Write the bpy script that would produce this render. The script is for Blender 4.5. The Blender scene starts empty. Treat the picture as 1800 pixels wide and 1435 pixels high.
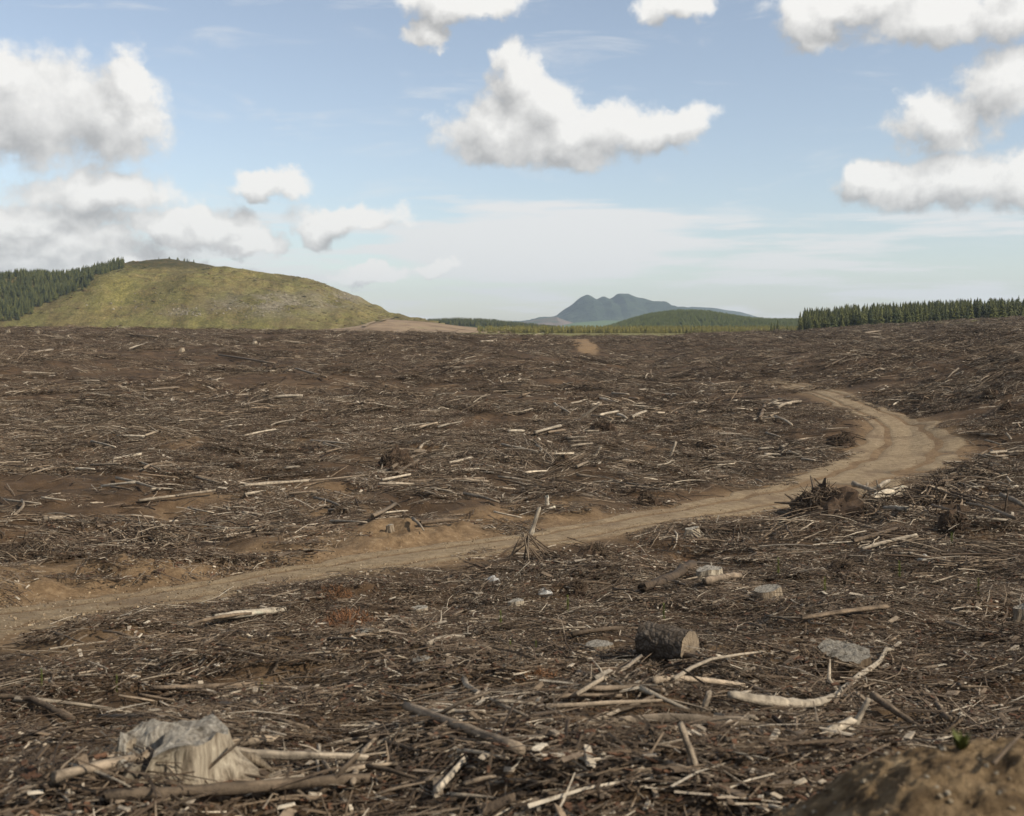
import bpy, math, random
import numpy as np
from mathutils import Vector, Matrix, Euler

random.seed(7)
rng = np.random.default_rng(7)
sc = bpy.context.scene
COL = sc.collection
R = math.radians

# ------------------------------------------------------------------ camera (view camera with a level back and a fallen front)
F = 2000.0          # focal length in photo pixels
YH = 572.0          # horizon row of the photo
CZ = 8.0            # camera height above the datum
cam_d = bpy.data.cameras.new('camera')
cam = bpy.data.objects.new('camera', cam_d); COL.objects.link(cam)
cam.location = (0, 0, CZ); cam.rotation_euler = (R(90), 0, 0)
cam_d.sensor_width = 36.0; cam_d.lens = F / 1800 * 36.0
cam_d.shift_y = -(717.5 - YH) / 1800.0
cam_d.clip_start = 0.1; cam_d.clip_end = 30000
cam_d.dof.use_dof = True; cam_d.dof.focus_distance = 32.0; cam_d.dof.aperture_fstop = 2.6
sc.camera = cam

# ------------------------------------------------------------------ light
SUN_DIR = Vector((0.74, -0.40, 0.60)).normalized()      # towards the sun
sun_el = math.asin(SUN_DIR.z); sun_az = math.atan2(SUN_DIR.x, SUN_DIR.y)
sd = bpy.data.lights.new('sun', 'SUN'); sd.energy = 4.3; sd.angle = R(2.0); sd.color = (1.0, 0.93, 0.81)
so = bpy.data.objects.new('sun', sd); COL.objects.link(so)
so.rotation_euler = SUN_DIR.to_track_quat('Z', 'Y').to_euler(); so.location = (0, 0, 60)
sc.view_settings.view_transform = 'Standard'; sc.view_settings.look = 'None'
sc.view_settings.exposure = 0.42; sc.view_settings.gamma = 1.0
sc.view_settings.use_curve_mapping = False
sc.cycles.use_denoising = True
sc.cycles.max_bounces = 5; sc.cycles.diffuse_bounces = 2; sc.cycles.volume_bounces = 0
sc.cycles.transparent_max_bounces = 4; sc.cycles.use_adaptive_sampling = True

# ------------------------------------------------------------------ world: Nishita sky + cumulus
def build_world():
    w = bpy.data.worlds.new('World'); sc.world = w; w.use_nodes = True
    nt = w.node_tree; nt.nodes.clear(); N = nt.nodes; L = nt.links
    def nd(t, **k):
        n = N.new(t)
        for a, v in k.items(): setattr(n, a, v)
        return n
    def mth(op, a, b=None, c=None, clamp=False):
        n = nd('ShaderNodeMath', operation=op, use_clamp=clamp)
        for i, v in enumerate((a, b, c)):
            if v is None: continue
            if isinstance(v, (int, float)): n.inputs[i].default_value = v
            else: L.new(v, n.inputs[i])
        return n.outputs[0]
    out = nd('ShaderNodeOutputWorld'); bg = nd('ShaderNodeBackground'); bg.inputs[1].default_value = 0.1
    L.new(bg.outputs[0], out.inputs[0])
    sky = nd('ShaderNodeTexSky', sky_type='NISHITA'); sky.sun_disc = False
    sky.sun_elevation = sun_el; sky.sun_rotation = sun_az; sky.air_density = 1.0; sky.dust_density = 0.6; sky.ozone_density = 1.6
    sky.altitude = 300
    tc = nd('ShaderNodeTexCoord')
    sx = nd('ShaderNodeSeparateXYZ'); L.new(tc.outputs['Generated'], sx.inputs[0])
    az = mth('ARCTAN2', sx.outputs[0], sx.outputs[1]); el = mth('ARCSINE', sx.outputs[2])
    pv = nd('ShaderNodeCombineXYZ'); L.new(az, pv.inputs[0]); L.new(el, pv.inputs[1]); pv = pv.outputs[0]
    def px(x, y): 
        a = math.atan((x-900)/F); return (a, math.atan((YH-y)/F*math.cos(a)))
    blobs = []
    def B(x, y, rx, ry): 
        a, e = px(x, y); blobs.append((a, e, 1.06*rx/F, 1.10*ry/F))
    for b in [(50,185,170,105),(190,200,112,95),(235,150,48,60),(20,130,80,60),(175,342,150,48),(470,322,84,34),(385,395,85,46),
              (430,430,75,22),(620,385,125,36),(560,400,60,30),(60,395,200,36),(90,440,220,34),(910,150,62,85),(880,228,125,62),(955,190,80,70),(1050,215,120,45),(1000,240,190,56),
              (1180,212,95,40),(1110,225,70,55),(1540,305,70,42),(1670,320,170,50),(1800,315,110,55),(1640,215,82,55),(1770,150,85,80),
              (650,480,75,14),(765,474,44,13),(300,400,80,34),(150,480,330,30),(1640,25,140,52),(1430,45,80,52),(1190,5,75,40),(800,5,130,36),(745,50,45,30),(1500,5,150,40),(1770,10,80,50)]: B(*b)
    g = bpy.data.node_groups.new('cumulus', 'ShaderNodeTree')
    g.interface.new_socket('p', in_out='INPUT', socket_type='NodeSocketVector')
    g.interface.new_socket('d', in_out='OUTPUT', socket_type='NodeSocketFloat')
    gi = g.nodes.new('NodeGroupInput'); go = g.nodes.new('NodeGroupOutput')
    def gn(t, **k):
        n = g.nodes.new(t)
        for a, v in k.items(): setattr(n, a, v)
        return n
    nz = gn('ShaderNodeTexNoise'); nz.inputs['Scale'].default_value = 20; nz.inputs['Detail'].default_value = 6; nz.inputs['Roughness'].default_value = 0.58
    g.links.new(gi.outputs[0], nz.inputs['Vector'])
    s1 = gn('ShaderNodeVectorMath', operation='SUBTRACT'); g.links.new(nz.outputs['Color'], s1.inputs[0]); s1.inputs[1].default_value = (.5,.5,.5)
    s2 = gn('ShaderNodeVectorMath', operation='MULTIPLY_ADD'); g.links.new(s1.outputs[0], s2.inputs[0]); s2.inputs[1].default_value = (.075,.06,0)
    g.links.new(gi.outputs[0], s2.inputs[2])
    prev = None
    for (a, e, rx, ry) in blobs:
        q = gn('ShaderNodeVectorMath', operation='MULTIPLY_ADD'); g.links.new(s2.outputs[0], q.inputs[0])
        q.inputs[1].default_value = (1/rx, 1/ry, 0); q.inputs[2].default_value = (-a/rx, -e/ry, 0)
        ln = gn('ShaderNodeVectorMath', operation='LENGTH'); g.links.new(q.outputs[0], ln.inputs[0])
        if prev is None: prev = ln.outputs['Value']
        else:
            m = gn('ShaderNodeMath', operation='SMOOTH_MIN'); g.links.new(prev, m.inputs[0]); g.links.new(ln.outputs['Value'], m.inputs[1]); m.inputs[2].default_value = .25
            prev = m.outputs[0]
    # generic cumulus for the rest of the sky (same size and cover), outside the photographed window
    nz2 = gn('ShaderNodeTexNoise'); nz2.inputs['Scale'].default_value = 5.0; nz2.inputs['Detail'].default_value = 2
    g.links.new(s2.outputs[0], nz2.inputs['Vector'])
    gv = gn('ShaderNodeMapRange'); g.links.new(nz2.outputs[0], gv.inputs[0]); gv.inputs[1].default_value = .44; gv.inputs[2].default_value = .68; gv.inputs[3].default_value = 1.6; gv.inputs[4].default_value = 0.1
    sp = gn('ShaderNodeSeparateXYZ'); g.links.new(gi.outputs[0], sp.inputs[0])
    ab = gn('ShaderNodeMath', operation='ABSOLUTE'); g.links.new(sp.outputs[0], ab.inputs[0])
    w1 = gn('ShaderNodeMapRange'); g.links.new(ab.outputs[0], w1.inputs[0]); w1.inputs[1].default_value = .46; w1.inputs[2].default_value = .56
    w2 = gn('ShaderNodeMapRange'); g.links.new(sp.outputs[1], w2.inputs[0]); w2.inputs[1].default_value = .30; w2.inputs[2].default_value = .38
    mx = gn('ShaderNodeMath', operation='MAXIMUM'); g.links.new(w1.outputs[0], mx.inputs[0]); g.links.new(w2.outputs[0], mx.inputs[1])
    mixg = gn('ShaderNodeMix', data_type='FLOAT'); g.links.new(mx.outputs[0], mixg.inputs[0]); g.links.new(prev, mixg.inputs[2]); g.links.new(gv.outputs[0], mixg.inputs[3])
    inv = gn('ShaderNodeMath', operation='SUBTRACT'); inv.inputs[0].default_value = 1.0; g.links.new(mixg.outputs[0], inv.inputs[1])
    # finer billows
    nz3 = gn('ShaderNodeTexNoise'); nz3.inputs['Scale'].default_value = 45; nz3.inputs['Detail'].default_value = 5; nz3.inputs['Roughness'].default_value = .6
    g.links.new(gi.outputs[0], nz3.inputs['Vector'])
    add = gn('ShaderNodeMath', operation='MULTIPLY_ADD'); g.links.new(nz3.outputs[0], add.inputs[0]); add.inputs[1].default_value = .75; g.links.new(inv.outputs[0], add.inputs[2])
    ad2 = gn('ShaderNodeMath', operation='SUBTRACT'); g.links.new(add.outputs[0], ad2.inputs[0]); ad2.inputs[1].default_value = .38
    g.links.new(ad2.outputs[0], go.inputs[0])
    ga = nd('ShaderNodeGroup'); ga.node_tree = g; L.new(pv, ga.inputs[0])
    off = nd('ShaderNodeVectorMath', operation='ADD'); L.new(pv, off.inputs[0]); off.inputs[1].default_value = (.012, .020, 0)
    gb = nd('ShaderNodeGroup'); gb.node_tree = g; L.new(off.outputs[0], gb.inputs[0])
    al = nd('ShaderNodeMapRange', interpolation_type='SMOOTHSTEP'); L.new(ga.outputs[0], al.inputs[0]); al.inputs[1].default_value = 0.0; al.inputs[2].default_value = 0.42
    df = mth('SUBTRACT', ga.outputs[0], gb.outputs[0])
    t = mth('MULTIPLY_ADD', df, 1.0, 0.52, clamp=True)
    cr = nd('ShaderNodeMix', data_type='RGBA'); L.new(t, cr.inputs[0]); cr.inputs[6].default_value = (3.5, 3.45, 3.4, 1); cr.inputs[7].default_value = (7.3, 7.15, 6.85, 1)  # painted cloud shading: lighter on the side toward the sun, greyer away from it
    # thin stratus veil low over the horizon
    st = nd('ShaderNodeVectorMath', operation='MULTIPLY'); L.new(pv, st.inputs[0]); st.inputs[1].default_value = (6, 60, 0)
    nv = nd('ShaderNodeTexNoise'); nv.inputs['Scale'].default_value = 1.0; nv.inputs['Detail'].default_value = 5; nv.inputs['Roughness'].default_value = .55; L.new(st.outputs[0], nv.inputs['Vector'])
    va = nd('ShaderNodeMapRange', interpolation_type='SMOOTHSTEP'); L.new(nv.outputs[0], va.inputs[0]); va.inputs[1].default_value = .45; va.inputs[2].default_value = .60
    vb = nd('ShaderNodeMapRange', interpolation_type='SMOOTHSTEP'); L.new(el, vb.inputs[0]); vb.inputs[1].default_value = .108; vb.inputs[2].default_value = .085; 
    vm = mth('MULTIPLY', mth('MULTIPLY', va.outputs[0], vb.outputs[0]), .82)
    sw = nd('ShaderNodeVectorMath', operation='MULTIPLY'); L.new(pv, sw.inputs[0]); sw.inputs[1].default_value = (7, 34, 0)
    nw = nd('ShaderNodeTexNoise'); nw.inputs['Scale'].default_value = 1.0; nw.inputs['Detail'].default_value = 7; nw.inputs['Roughness'].default_value = .62; nw.inputs['Distortion'].default_value = .6; L.new(sw.outputs[0], nw.inputs['Vector'])
    wa = nd('ShaderNodeMapRange', interpolation_type='SMOOTHSTEP'); L.new(nw.outputs[0], wa.inputs[0]); wa.inputs[1].default_value = .52; wa.inputs[2].default_value = .80
    a0, e0 = px(950, 432); sq = nd('ShaderNodeVectorMath', operation='MULTIPLY_ADD'); L.new(pv, sq.inputs[0]); sq.inputs[1].default_value = (1/.165, 1/.040, 0); sq.inputs[2].default_value = (-a0/.165, -e0/.040, 0)
    sl = nd('ShaderNodeVectorMath', operation='LENGTH'); L.new(sq.outputs[0], sl.inputs[0])
    sheet = nd('ShaderNodeMapRange', interpolation_type='SMOOTHSTEP'); L.new(mth('MULTIPLY_ADD', nv.outputs[0], -1.5, mth('ADD', sl.outputs['Value'], .75)), sheet.inputs[0]); sheet.inputs[1].default_value = 1.05; sheet.inputs[2].default_value = .75
    vm = mth('MAXIMUM', vm, mth('MULTIPLY', sheet.outputs[0], .9))
    vm = mth('MAXIMUM', vm, mth('MULTIPLY', wa.outputs[0], .55))
    hs = nd('ShaderNodeHueSaturation'); hs.inputs['Saturation'].default_value = 0.72; hs.inputs['Value'].default_value = 1.05; L.new(sky.outputs[0], hs.inputs['Color'])
    m1 = nd('ShaderNodeMix', data_type='RGBA'); L.new(vm, m1.inputs[0]); L.new(hs.outputs[0], m1.inputs[6]); m1.inputs[7].default_value = (6.5, 6.45, 6.35, 1)
    m2 = nd('ShaderNodeMix', data_type='RGBA'); L.new(mth('MULTIPLY', al.outputs[0], .95), m2.inputs[0]); L.new(m1.outputs[2], m2.inputs[6]); L.new(cr.outputs[2], m2.inputs[7])
    L.new(m2.outputs[2], bg.inputs[0])
    w.cycles.sampling_method = 'MANUAL'; w.cycles.sample_map_resolution = 512
build_world()

# ------------------------------------------------------------------ numeric noise
_tab = np.random.default_rng(3).random((256, 256))
def vnoise(x, y):
    xi = np.floor(x).astype(np.int64); yi = np.floor(y).astype(np.int64)
    fx = x-xi; fy = y-yi; fx = fx*fx*(3-2*fx); fy = fy*fy*(3-2*fy)
    a = _tab[xi & 255, yi & 255]; b = _tab[(xi+1) & 255, yi & 255]; c = _tab[xi & 255, (yi+1) & 255]; d = _tab[(xi+1) & 255, (yi+1) & 255]
    return (a*(1-fx)+b*fx)*(1-fy)+(c*(1-fx)+d*fx)*fy - .5
def fbm(x, y, oct=4, gain=.5):
    s = 0; a = 1.0
    for k in range(oct):
        s = s + a*vnoise(x, y); x, y = 1.9*x*.8-1.9*y*.6+17.3, 1.9*x*.6+1.9*y*.8+5.1; a *= gain
    return s
def sstep(a, b, x): 
    t = np.clip((x-a)/(b-a), 0, 1); return t*t*(3-2*t)

# ------------------------------------------------------------------ terrain as a height function
_cols = [0, 500, 900, 1150, 1400, 1600, 1800]
_prof = {  # (photo row, distance): a surveyed profile of the land along each bearing
 0:   [(1900,4.2),(1435,6.2),(1350,7.2),(1300,8.2),(1200,11.5),(1120,15.5),(1050,20),(980,24.5),(900,32),(800,47),(700,78),(640,120),(600,168),(574,212)],
 500: [(1900,4.2),(1435,6.2),(1350,7.2),(1300,8.2),(1200,11.5),(1120,15.5),(1050,20),(980,25.5),(900,34),(800,49),(700,80),(640,125),(600,178),(581,222)],
 900: [(1900,4.2),(1435,6.2),(1350,7.2),(1300,8.2),(1200,11.5),(1120,15.5),(1050,20),(980,26),(900,35),(800,50),(700,82),(640,128),(605,185),(587,235)],
 1150:[(1900,4.2),(1435,6.2),(1350,7.2),(1300,8.2),(1200,11.5),(1120,15.5),(1050,20),(980,26),(900,36),(800,53),(700,88),(668,120),(645,160),(612,205),(589,250)],
 1400:[(1900,4.2),(1435,6.2),(1350,7.2),(1300,8.2),(1200,11.5),(1120,15.5),(1050,20.5),(980,27),(900,38),(800,54),(700,80),(660,103),(635,125),(605,180),(583,290)],
 1600:[(1900,4.0),(1435,6.0),(1350,7.1),(1300,8.2),(1200,11.5),(1120,15.5),(1050,20.5),(980,27),(900,38),(800,54),(740,66),(700,73),(660,84),(620,115),(595,180),(570,340)],
 1800:[(1900,4.0),(1435,6.0),(1350,7.1),(1300,8.2),(1200,11.5),(1120,15.5),(1050,20.5),(980,27),(900,37),(800,52),(750,57),(700,61),(660,67),(620,84),(590,130),(561,345)],
}
_LD = np.linspace(math.log(1.0), math.log(9500), 700)
_Z = []
for c in _cols:
    pr = _prof[c]; D = [0.8, 2.5] + [p[1] for p in pr]; z = [-2.25, -2.35] + [-(p[0]-YH)/F*p[1] for p in pr]
    Dl, zl = D[-1], z[-1]
    D += [Dl*1.35, Dl*1.9, 900, 1500, 9500]; z += [zl-2.2, -4.2, -3.4, -3.4, -9.0]
    zz = np.interp(_LD, np.log(D), z)
    k = np.exp(-.5*(np.arange(-14, 15)/5.0)**2); k /= k.sum()
    zz = np.convolve(np.pad(zz, 14, mode='edge'), k, 'valid'); _Z.append(zz)
_Z = np.array(_Z)
_cx = np.linspace(0, 1800, 73)
_Z = np.array([np.interp(_cx, _cols, _Z[:, j]) for j in range(_Z.shape[1])]).T
_Zm = _Z.mean(0)
def H0(X, Y):
    X = np.asarray(X, float); Y = np.asarray(Y, float)
    r = np.maximum(np.hypot(X, Y), 1.01); th = np.arctan2(X, Y); ath = np.abs(th)
    D = r*np.cos(np.minimum(ath, .6))
    cx = np.clip((900+F*np.tan(np.clip(th, -.9, .9)))/25.0, 0, 71.999); ci = np.minimum(cx.astype(int), 71); fc = cx-ci
    li = np.clip((np.log(np.maximum(D, 1.01))-_LD[0])/(_LD[1]-_LD[0]), 0, 698.999); lj = li.astype(int); fl = li-lj
    z = (_Z[ci, lj]*(1-fc)+_Z[ci+1, lj]*fc)*(1-fl)+(_Z[ci, lj+1]*(1-fc)+_Z[ci+1, lj+1]*fc)*fl
    zm = _Zm[lj]*(1-fl)+_Zm[lj+1]*fl
    t = sstep(.6, 1.7, ath)
    return z*(1-t)+zm*t + CZ
def cast(x, y, Hf, lo=3.0, hi=1200.0):
    for n in (500, 60):
        D = np.geomspace(lo, hi, n); X = (x-900)/F*D; Z = CZ-(y-YH)/F*D
        h = Hf(X, D); k = int(np.argmax(Z <= h))
        if not (Z <= h).any(): k = n-1
        lo, hi = D[max(k-1, 0)], D[k] if k else D[1]
    return np.array([X[k], D[k], h[k]])
# the track: photo rows of its middle and its half width in metres
_road_px = [(-330,1150,1.2),(-120,1116,1.15),(0,1093,1.1),(150,1072,1.05),(300,1048,1.0),(450,1024,.95),(600,1000,.95),(750,977,1.0),(900,956,1.0),(1050,931,1.05),(1200,905,1.1),
            (1320,885,1.3),(1430,862,1.7),(1530,832,2.4),(1592,800,2.6),(1600,770,2.1),(1563,740,1.5),(1515,718,1.2),(1470,699,1.15),(1420,684,1.05),(1375,674,.95),(1345,669,.7)]
_rp = np.array([list(cast(x, y, H0)[:2])+[w] for x, y, w in _road_px])
def spline(P, n):
    t = np.arange(len(P)); tt = np.linspace(0, len(P)-1, n); out = []
    for u in tt:
        i = min(int(u), len(P)-2); f = u-i
        p0, p1, p2, p3 = P[max(i-1,0)], P[i], P[i+1], P[min(i+2, len(P)-1)]
        out.append(.5*((2*p1)+(-p0+p2)*f+(2*p0-5*p1+4*p2-p3)*f*f+(-p0+3*p1-3*p2+p3)*f**3))
    return np.array(out)
ROAD = spline(_rp, 260)
def road_dist(X, Y):
    sh = np.shape(X); X = np.ravel(X); Y = np.ravel(Y); best = np.full(X.shape, 99.0); side = np.zeros(X.shape)
    m = (np.hypot(X, Y) < 140) & (Y > 5)
    idx = np.nonzero(m)[0]
    tx = np.gradient(ROAD[:, 0]); ty = np.gradient(ROAD[:, 1])
    for k in range(0, len(idx), 20000):
        ii = idx[k:k+20000]
        dx = X[ii, None]-ROAD[None, :, 0]; dy = Y[ii, None]-ROAD[None, :, 1]
        d = np.hypot(dx, dy)-ROAD[None, :, 2]; j = d.argmin(1); a = np.arange(len(ii))
        best[ii] = d[a, j]; side[ii] = np.sign(tx[j]*dy[a, j]-ty[j]*dx[a, j])
    return best.reshape(sh), side.reshape(sh)
def bank(X, Y, d, sd_):      # bare cut bank along the far side of the track's left half
    return sstep(4.2, 2.0, d)*sstep(.0, .8, d)*(sd_ > 0)*sstep(4, -1, X)*(.35+.5*vnoise(X*.35, Y*.35)+.25)
def H(X, Y, detail=True):
    X = np.asarray(X, float); Y = np.asarray(Y, float)
    z = H0(X, Y); r = np.hypot(X, Y)
    d, s = road_dist(X, Y); off = sstep(-.1, 1.6, d/np.where(Y > 68, 4.5, 1.0))
    n = .42*fbm(X*.22, Y*.22, 3)+.30*fbm(X*.9+9, Y*.9, 3)
    if detail: n = n+.10*fbm(X*3.1, Y*3.1, 3)
    n = n+.9*fbm(X*.035+3, Y*.035, 2)*sstep(40, 110, r)
    n = n*sstep(600, 300, r)
    z = z+n*(.06+.94*off)+bank(X, Y, d, s)*(.32+.30*fbm(X*1.6, Y*1.6, 4))
    return z
def at(x, y): return cast(x, y, lambda X, Y: H(X, Y, False))
def Hs(x, y): return float(H(np.array([x]), np.array([y]))[0])

# ------------------------------------------------------------------ materials
def mat(name):
    m = bpy.data.materials.new(name); m.use_nodes = True
    return m, m.node_tree.nodes, m.node_tree.links, m.node_tree.nodes['Principled BSDF']
def noise(N, L, scale, detail=4, rough=.6, vec=None):
    n = N.new('ShaderNodeTexNoise'); n.inputs['Scale'].default_value = scale; n.inputs['Detail'].default_value = detail; n.inputs['Roughness'].default_value = rough
    if vec is not None: L.new(vec, n.inputs['Vector'])
    return n.outputs[0]
def ramp(N, L, fac, stops):
    r = N.new('ShaderNodeValToRGB'); L.new(fac, r.inputs[0]); e = r.color_ramp.elements
    while len(e) < len(stops): e.new(.5)
    for el_, (p, c) in zip(e, stops): el_.position = p; el_.color = (*c, 1)
    return r.outputs[0]
def mix(N, L, f, a, b, blend='MIX'):
    m = N.new('ShaderNodeMix'); m.data_type = 'RGBA'; m.blend_type = blend
    for i, v in ((0, f), (6, a), (7, b)):
        if isinstance(v, (int, float)): m.inputs[i].default_value = v
        elif isinstance(v, tuple): m.inputs[i].default_value = (*v, 1)
        else: L.new(v, m.inputs[i])
    return m.outputs[2]
def bump(N, L, b, h, strength, dist):
    n = N.new('ShaderNodeBump'); n.inputs['Strength'].default_value = strength; n.inputs['Distance'].default_value = dist
    L.new(h, n.inputs['Height']); L.new(n.outputs[0], b.inputs['Normal'])
def attr(N, name):
    a = N.new('ShaderNodeAttribute'); a.attribute_name = name; return a
def pos(N): return N.new('ShaderNodeNewGeometry').outputs['Position']

def m_ground():
    m, N, L, b = mat('cutover_soil'); p = pos(N)
    c1 = ramp(N, L, noise(N, L, 1.7, 6, .65, p), [(.30, (.018,.011,.006)), (.5, (.055,.034,.018)), (.68, (.115,.072,.039))])
    c2 = ramp(N, L, noise(N, L, .31, 4, .6, p), [(.35, (.025,.016,.009)), (.62, (.120,.070,.035))])
    c = mix(N, L, .45, c1, c2)
    chips = ramp(N, L, noise(N, L, 23, 3, .7, p), [(.60, (0,0,0)), (.70, (1,1,1))])
    c = mix(N, L, chips, c, (.19,.145,.10))
    dirt = ramp(N, L, noise(N, L, 4.5, 9, .78, p), [(.3, (.085,.052,.026)), (.5, (.18,.115,.060)), (.66, (.28,.195,.11)), (.8, (.36,.27,.17))])
    c = mix(N, L, attr(N, 'dirt').outputs['Fac'], c, dirt)
    gr = ramp(N, L, noise(N, L, .02, 6, .65, p), [(.35, (.11,.085,.03)), (.55, (.17,.155,.05)), (.7, (.12,.13,.04))])
    c = mix(N, L, attr(N, 'far').outputs['Fac'], c, gr)
    L.new(c, b.inputs['Base Color']); b.inputs['Roughness'].default_value = .95; b.inputs['Specular IOR Level'].default_value = .15
    bump(N, L, b, noise(N, L, 14, 8, .7, p), .9, .06); return m
def m_road():
    m, N, L, b = mat('track_dirt'); p = pos(N)
    c = ramp(N, L, noise(N, L, 3.1, 8, .75, p), [(.28, (.15,.105,.060)), (.5, (.26,.190,.112)), (.72, (.36,.275,.172))])
    u = attr(N, 'lat').outputs['Fac']
    g = noise(N, L, .5, 4, .6, p)
    c = mix(N, L, ramp(N, L, g, [(.5, (0,0,0)), (.66, (.7,.7,.7))]), c, (.15,.10,.06))
    st = ramp(N, L, noise(N, L, 34, 2, .6, p), [(.66, (0,0,0)), (.72, (1,1,1))])
    c = mix(N, L, st, c, (.40,.33,.24))
    c = mix(N, L, u, c, (.115,.075,.043)); wf = attr(N, 'wet').outputs['Fac']; c = mix(N, L, wf, c, (.060,.045,.032))
    L.new(c, b.inputs['Base Color']); b.inputs['Roughness'].default_value = .95; b.inputs['Specular IOR Level'].default_value = .15
    bump(N, L, b, noise(N, L, 9, 9, .75, p), 1.0, .09); return m
def m_wood(name, scale=1.0):
    m, N, L, b = mat(name)
    tc = N.new('ShaderNodeTexCoord').outputs['Object']
    c = attr(N, 'Col').outputs['Color']
    n = noise(N, L, 9*scale, 6, .65, tc)
    c = mix(N, L, 1.0, c, ramp(N, L, n, [(.28, (.35,.33,.31)), (.5, (.85,.84,.82)), (.72, (1.25,1.22,1.16))]), 'MULTIPLY')
    inf = N.new('ShaderNodeObjectInfo').outputs['Random']
    c = mix(N, L, 1.0, c, ramp(N, L, inf, [(0, (.72,.70,.68)), (1, (1.2,1.18,1.15))]), 'MULTIPLY')
    L.new(c, b.inputs['Base Color']); b.inputs['Roughness'].default_value = .85; b.inputs['Specular IOR Level'].default_value = .2
    bump(N, L, b, noise(N, L, 40*scale, 4, .7, tc), .7, .02); return m
def m_bark():
    m, N, L, b = mat('pine_bark'); tc = N.new('ShaderNodeTexCoord').outputs['Object']
    n = noise(N, L, 7, 6, .7, tc)
    v = N.new('ShaderNodeTexVoronoi'); v.inputs['Scale'].default_value = 16; v.feature = 'DISTANCE_TO_EDGE'; L.new(tc, v.inputs['Vector'])
    c = ramp(N, L, n, [(.3, (.050,.038,.028)), (.52, (.095,.076,.058)), (.66, (.15,.125,.10)), (.72, (.21,.185,.155))])
    c = mix(N, L, ramp(N, L, v.outputs[0], [(0, (.25,.25,.25)), (.12, (1,1,1))]), (.030,.022,.015), c)
    L.new(c, b.inputs['Base Color']); b.inputs['Roughness'].default_value = .97; b.inputs['Specular IOR Level'].default_value = .05
    bump(N, L, b, v.outputs[0], .8, .03); return m
def m_cut():
    m, N, L, b = mat('sawn_end_grain'); tc = N.new('ShaderNodeTexCoord').outputs['Object']
    w = N.new('ShaderNodeTexWave'); w.wave_type = 'RINGS'; w.rings_direction = 'Z'; w.inputs['Scale'].default_value = 16; w.inputs['Distortion'].default_value = 3; w.inputs['Detail'].default_value = 3
    L.new(tc, w.inputs[0])
    n = noise(N, L, 6, 6, .7, tc)
    c = mix(N, L, ramp(N, L, n, [(.35, (0,0,0)), (.65, (1,1,1))]), (.085,.062,.04), (.27,.20,.125)); c = mix(N, L, .3, c, w.outputs[0], 'MULTIPLY')
    L.new(c, b.inputs['Base Color']); b.inputs['Roughness'].default_value = .85
    bump(N, L, b, n, .6, .02); return m
def m_plain(name, stops, scale, rough=.9, bs=.5, bd=.05, bscale=None, coord='pos'):
    m, N, L, b = mat(name); p = pos(N) if coord == 'pos' else N.new('ShaderNodeTexCoord').outputs['Object']
    L.new(ramp(N, L, noise(N, L, scale, 7, .65, p), stops), b.inputs['Base Color']); b.inputs['Roughness'].default_value = rough; b.inputs['Specular IOR Level'].default_value = .15
    bump(N, L, b, noise(N, L, bscale or scale*4, 6, .7, p), bs, bd); return m
def m_leaf(name, c0, c1):
    m, N, L, b = mat(name); inf = N.new('ShaderNodeObjectInfo').outputs['Random']
    c = mix(N, L, inf, c0, c1); a = attr(N, 'Col').outputs['Color']; c = mix(N, L, 1.0, c, a, 'MULTIPLY')
    L.new(c, b.inputs['Base Color']); b.inputs['Roughness'].default_value = .7; b.inputs['Specular IOR Level'].default_value = .2; return m
def m_stump():
    m, N, L, b = mat('stump_wood'); mp = N.new('ShaderNodeMapping'); mp.inputs['Scale'].default_value = (26, 26, 2.6); L.new(N.new('ShaderNodeTexCoord').outputs['Object'], mp.inputs[0])
    c = attr(N, 'Col').outputs['Color']; n = noise(N, L, 1, 7, .72, mp.outputs[0])
    c = mix(N, L, 1.0, c, ramp(N, L, n, [(.30, (.16,.13,.10)), (.45, (.62,.58,.52)), (.6, (1.0,.97,.9)), (.75, (1.3,1.25,1.15))]), 'MULTIPLY')
    L.new(c, b.inputs['Base Color']); b.inputs['Roughness'].default_value = .92; b.inputs['Specular IOR Level'].default_value = .12
    bump(N, L, b, n, 1.0, .05); return m
M = dict(ground=m_ground(), road=m_road(), wood=m_wood('weathered_wood'), bark=m_bark(), cut=m_cut(),
    stump=m_stump(), soil=m_plain('root_soil', [(.3, (.022,.015,.010)), (.6, (.07,.045,.028)), (.75, (.13,.085,.05))], 6, coord='obj'),
    mound=m_plain('sandy_dirt', [(.30, (.06,.038,.020)), (.45, (.18,.118,.060)), (.58, (.29,.20,.108)), (.72, (.42,.31,.185))], 7, bs=1.0, bd=.05, bscale=45),
    stone=m_plain('grey_stone', [(.3, (.18,.17,.155)), (.7, (.46,.44,.40))], 6, coord='obj'),
    needle=m_leaf('dead_needles', (.115,.050,.022), (.19,.095,.042)), seedling=m_leaf('pine_seedling', (.12,.15,.035), (.20,.21,.05)),
    conifer=m_leaf('conifer_needles', (.030,.038,.012), (.105,.105,.028)), young=m_leaf('young_conifer', (.075,.095,.028), (.125,.135,.038)),
    belt=m_leaf('yellow_young_pine', (.13,.115,.028), (.20,.17,.045)), trunk=m_plain('conifer_trunk', [(.3, (.05,.04,.03)), (.7, (.12,.10,.08))], 3))

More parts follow.
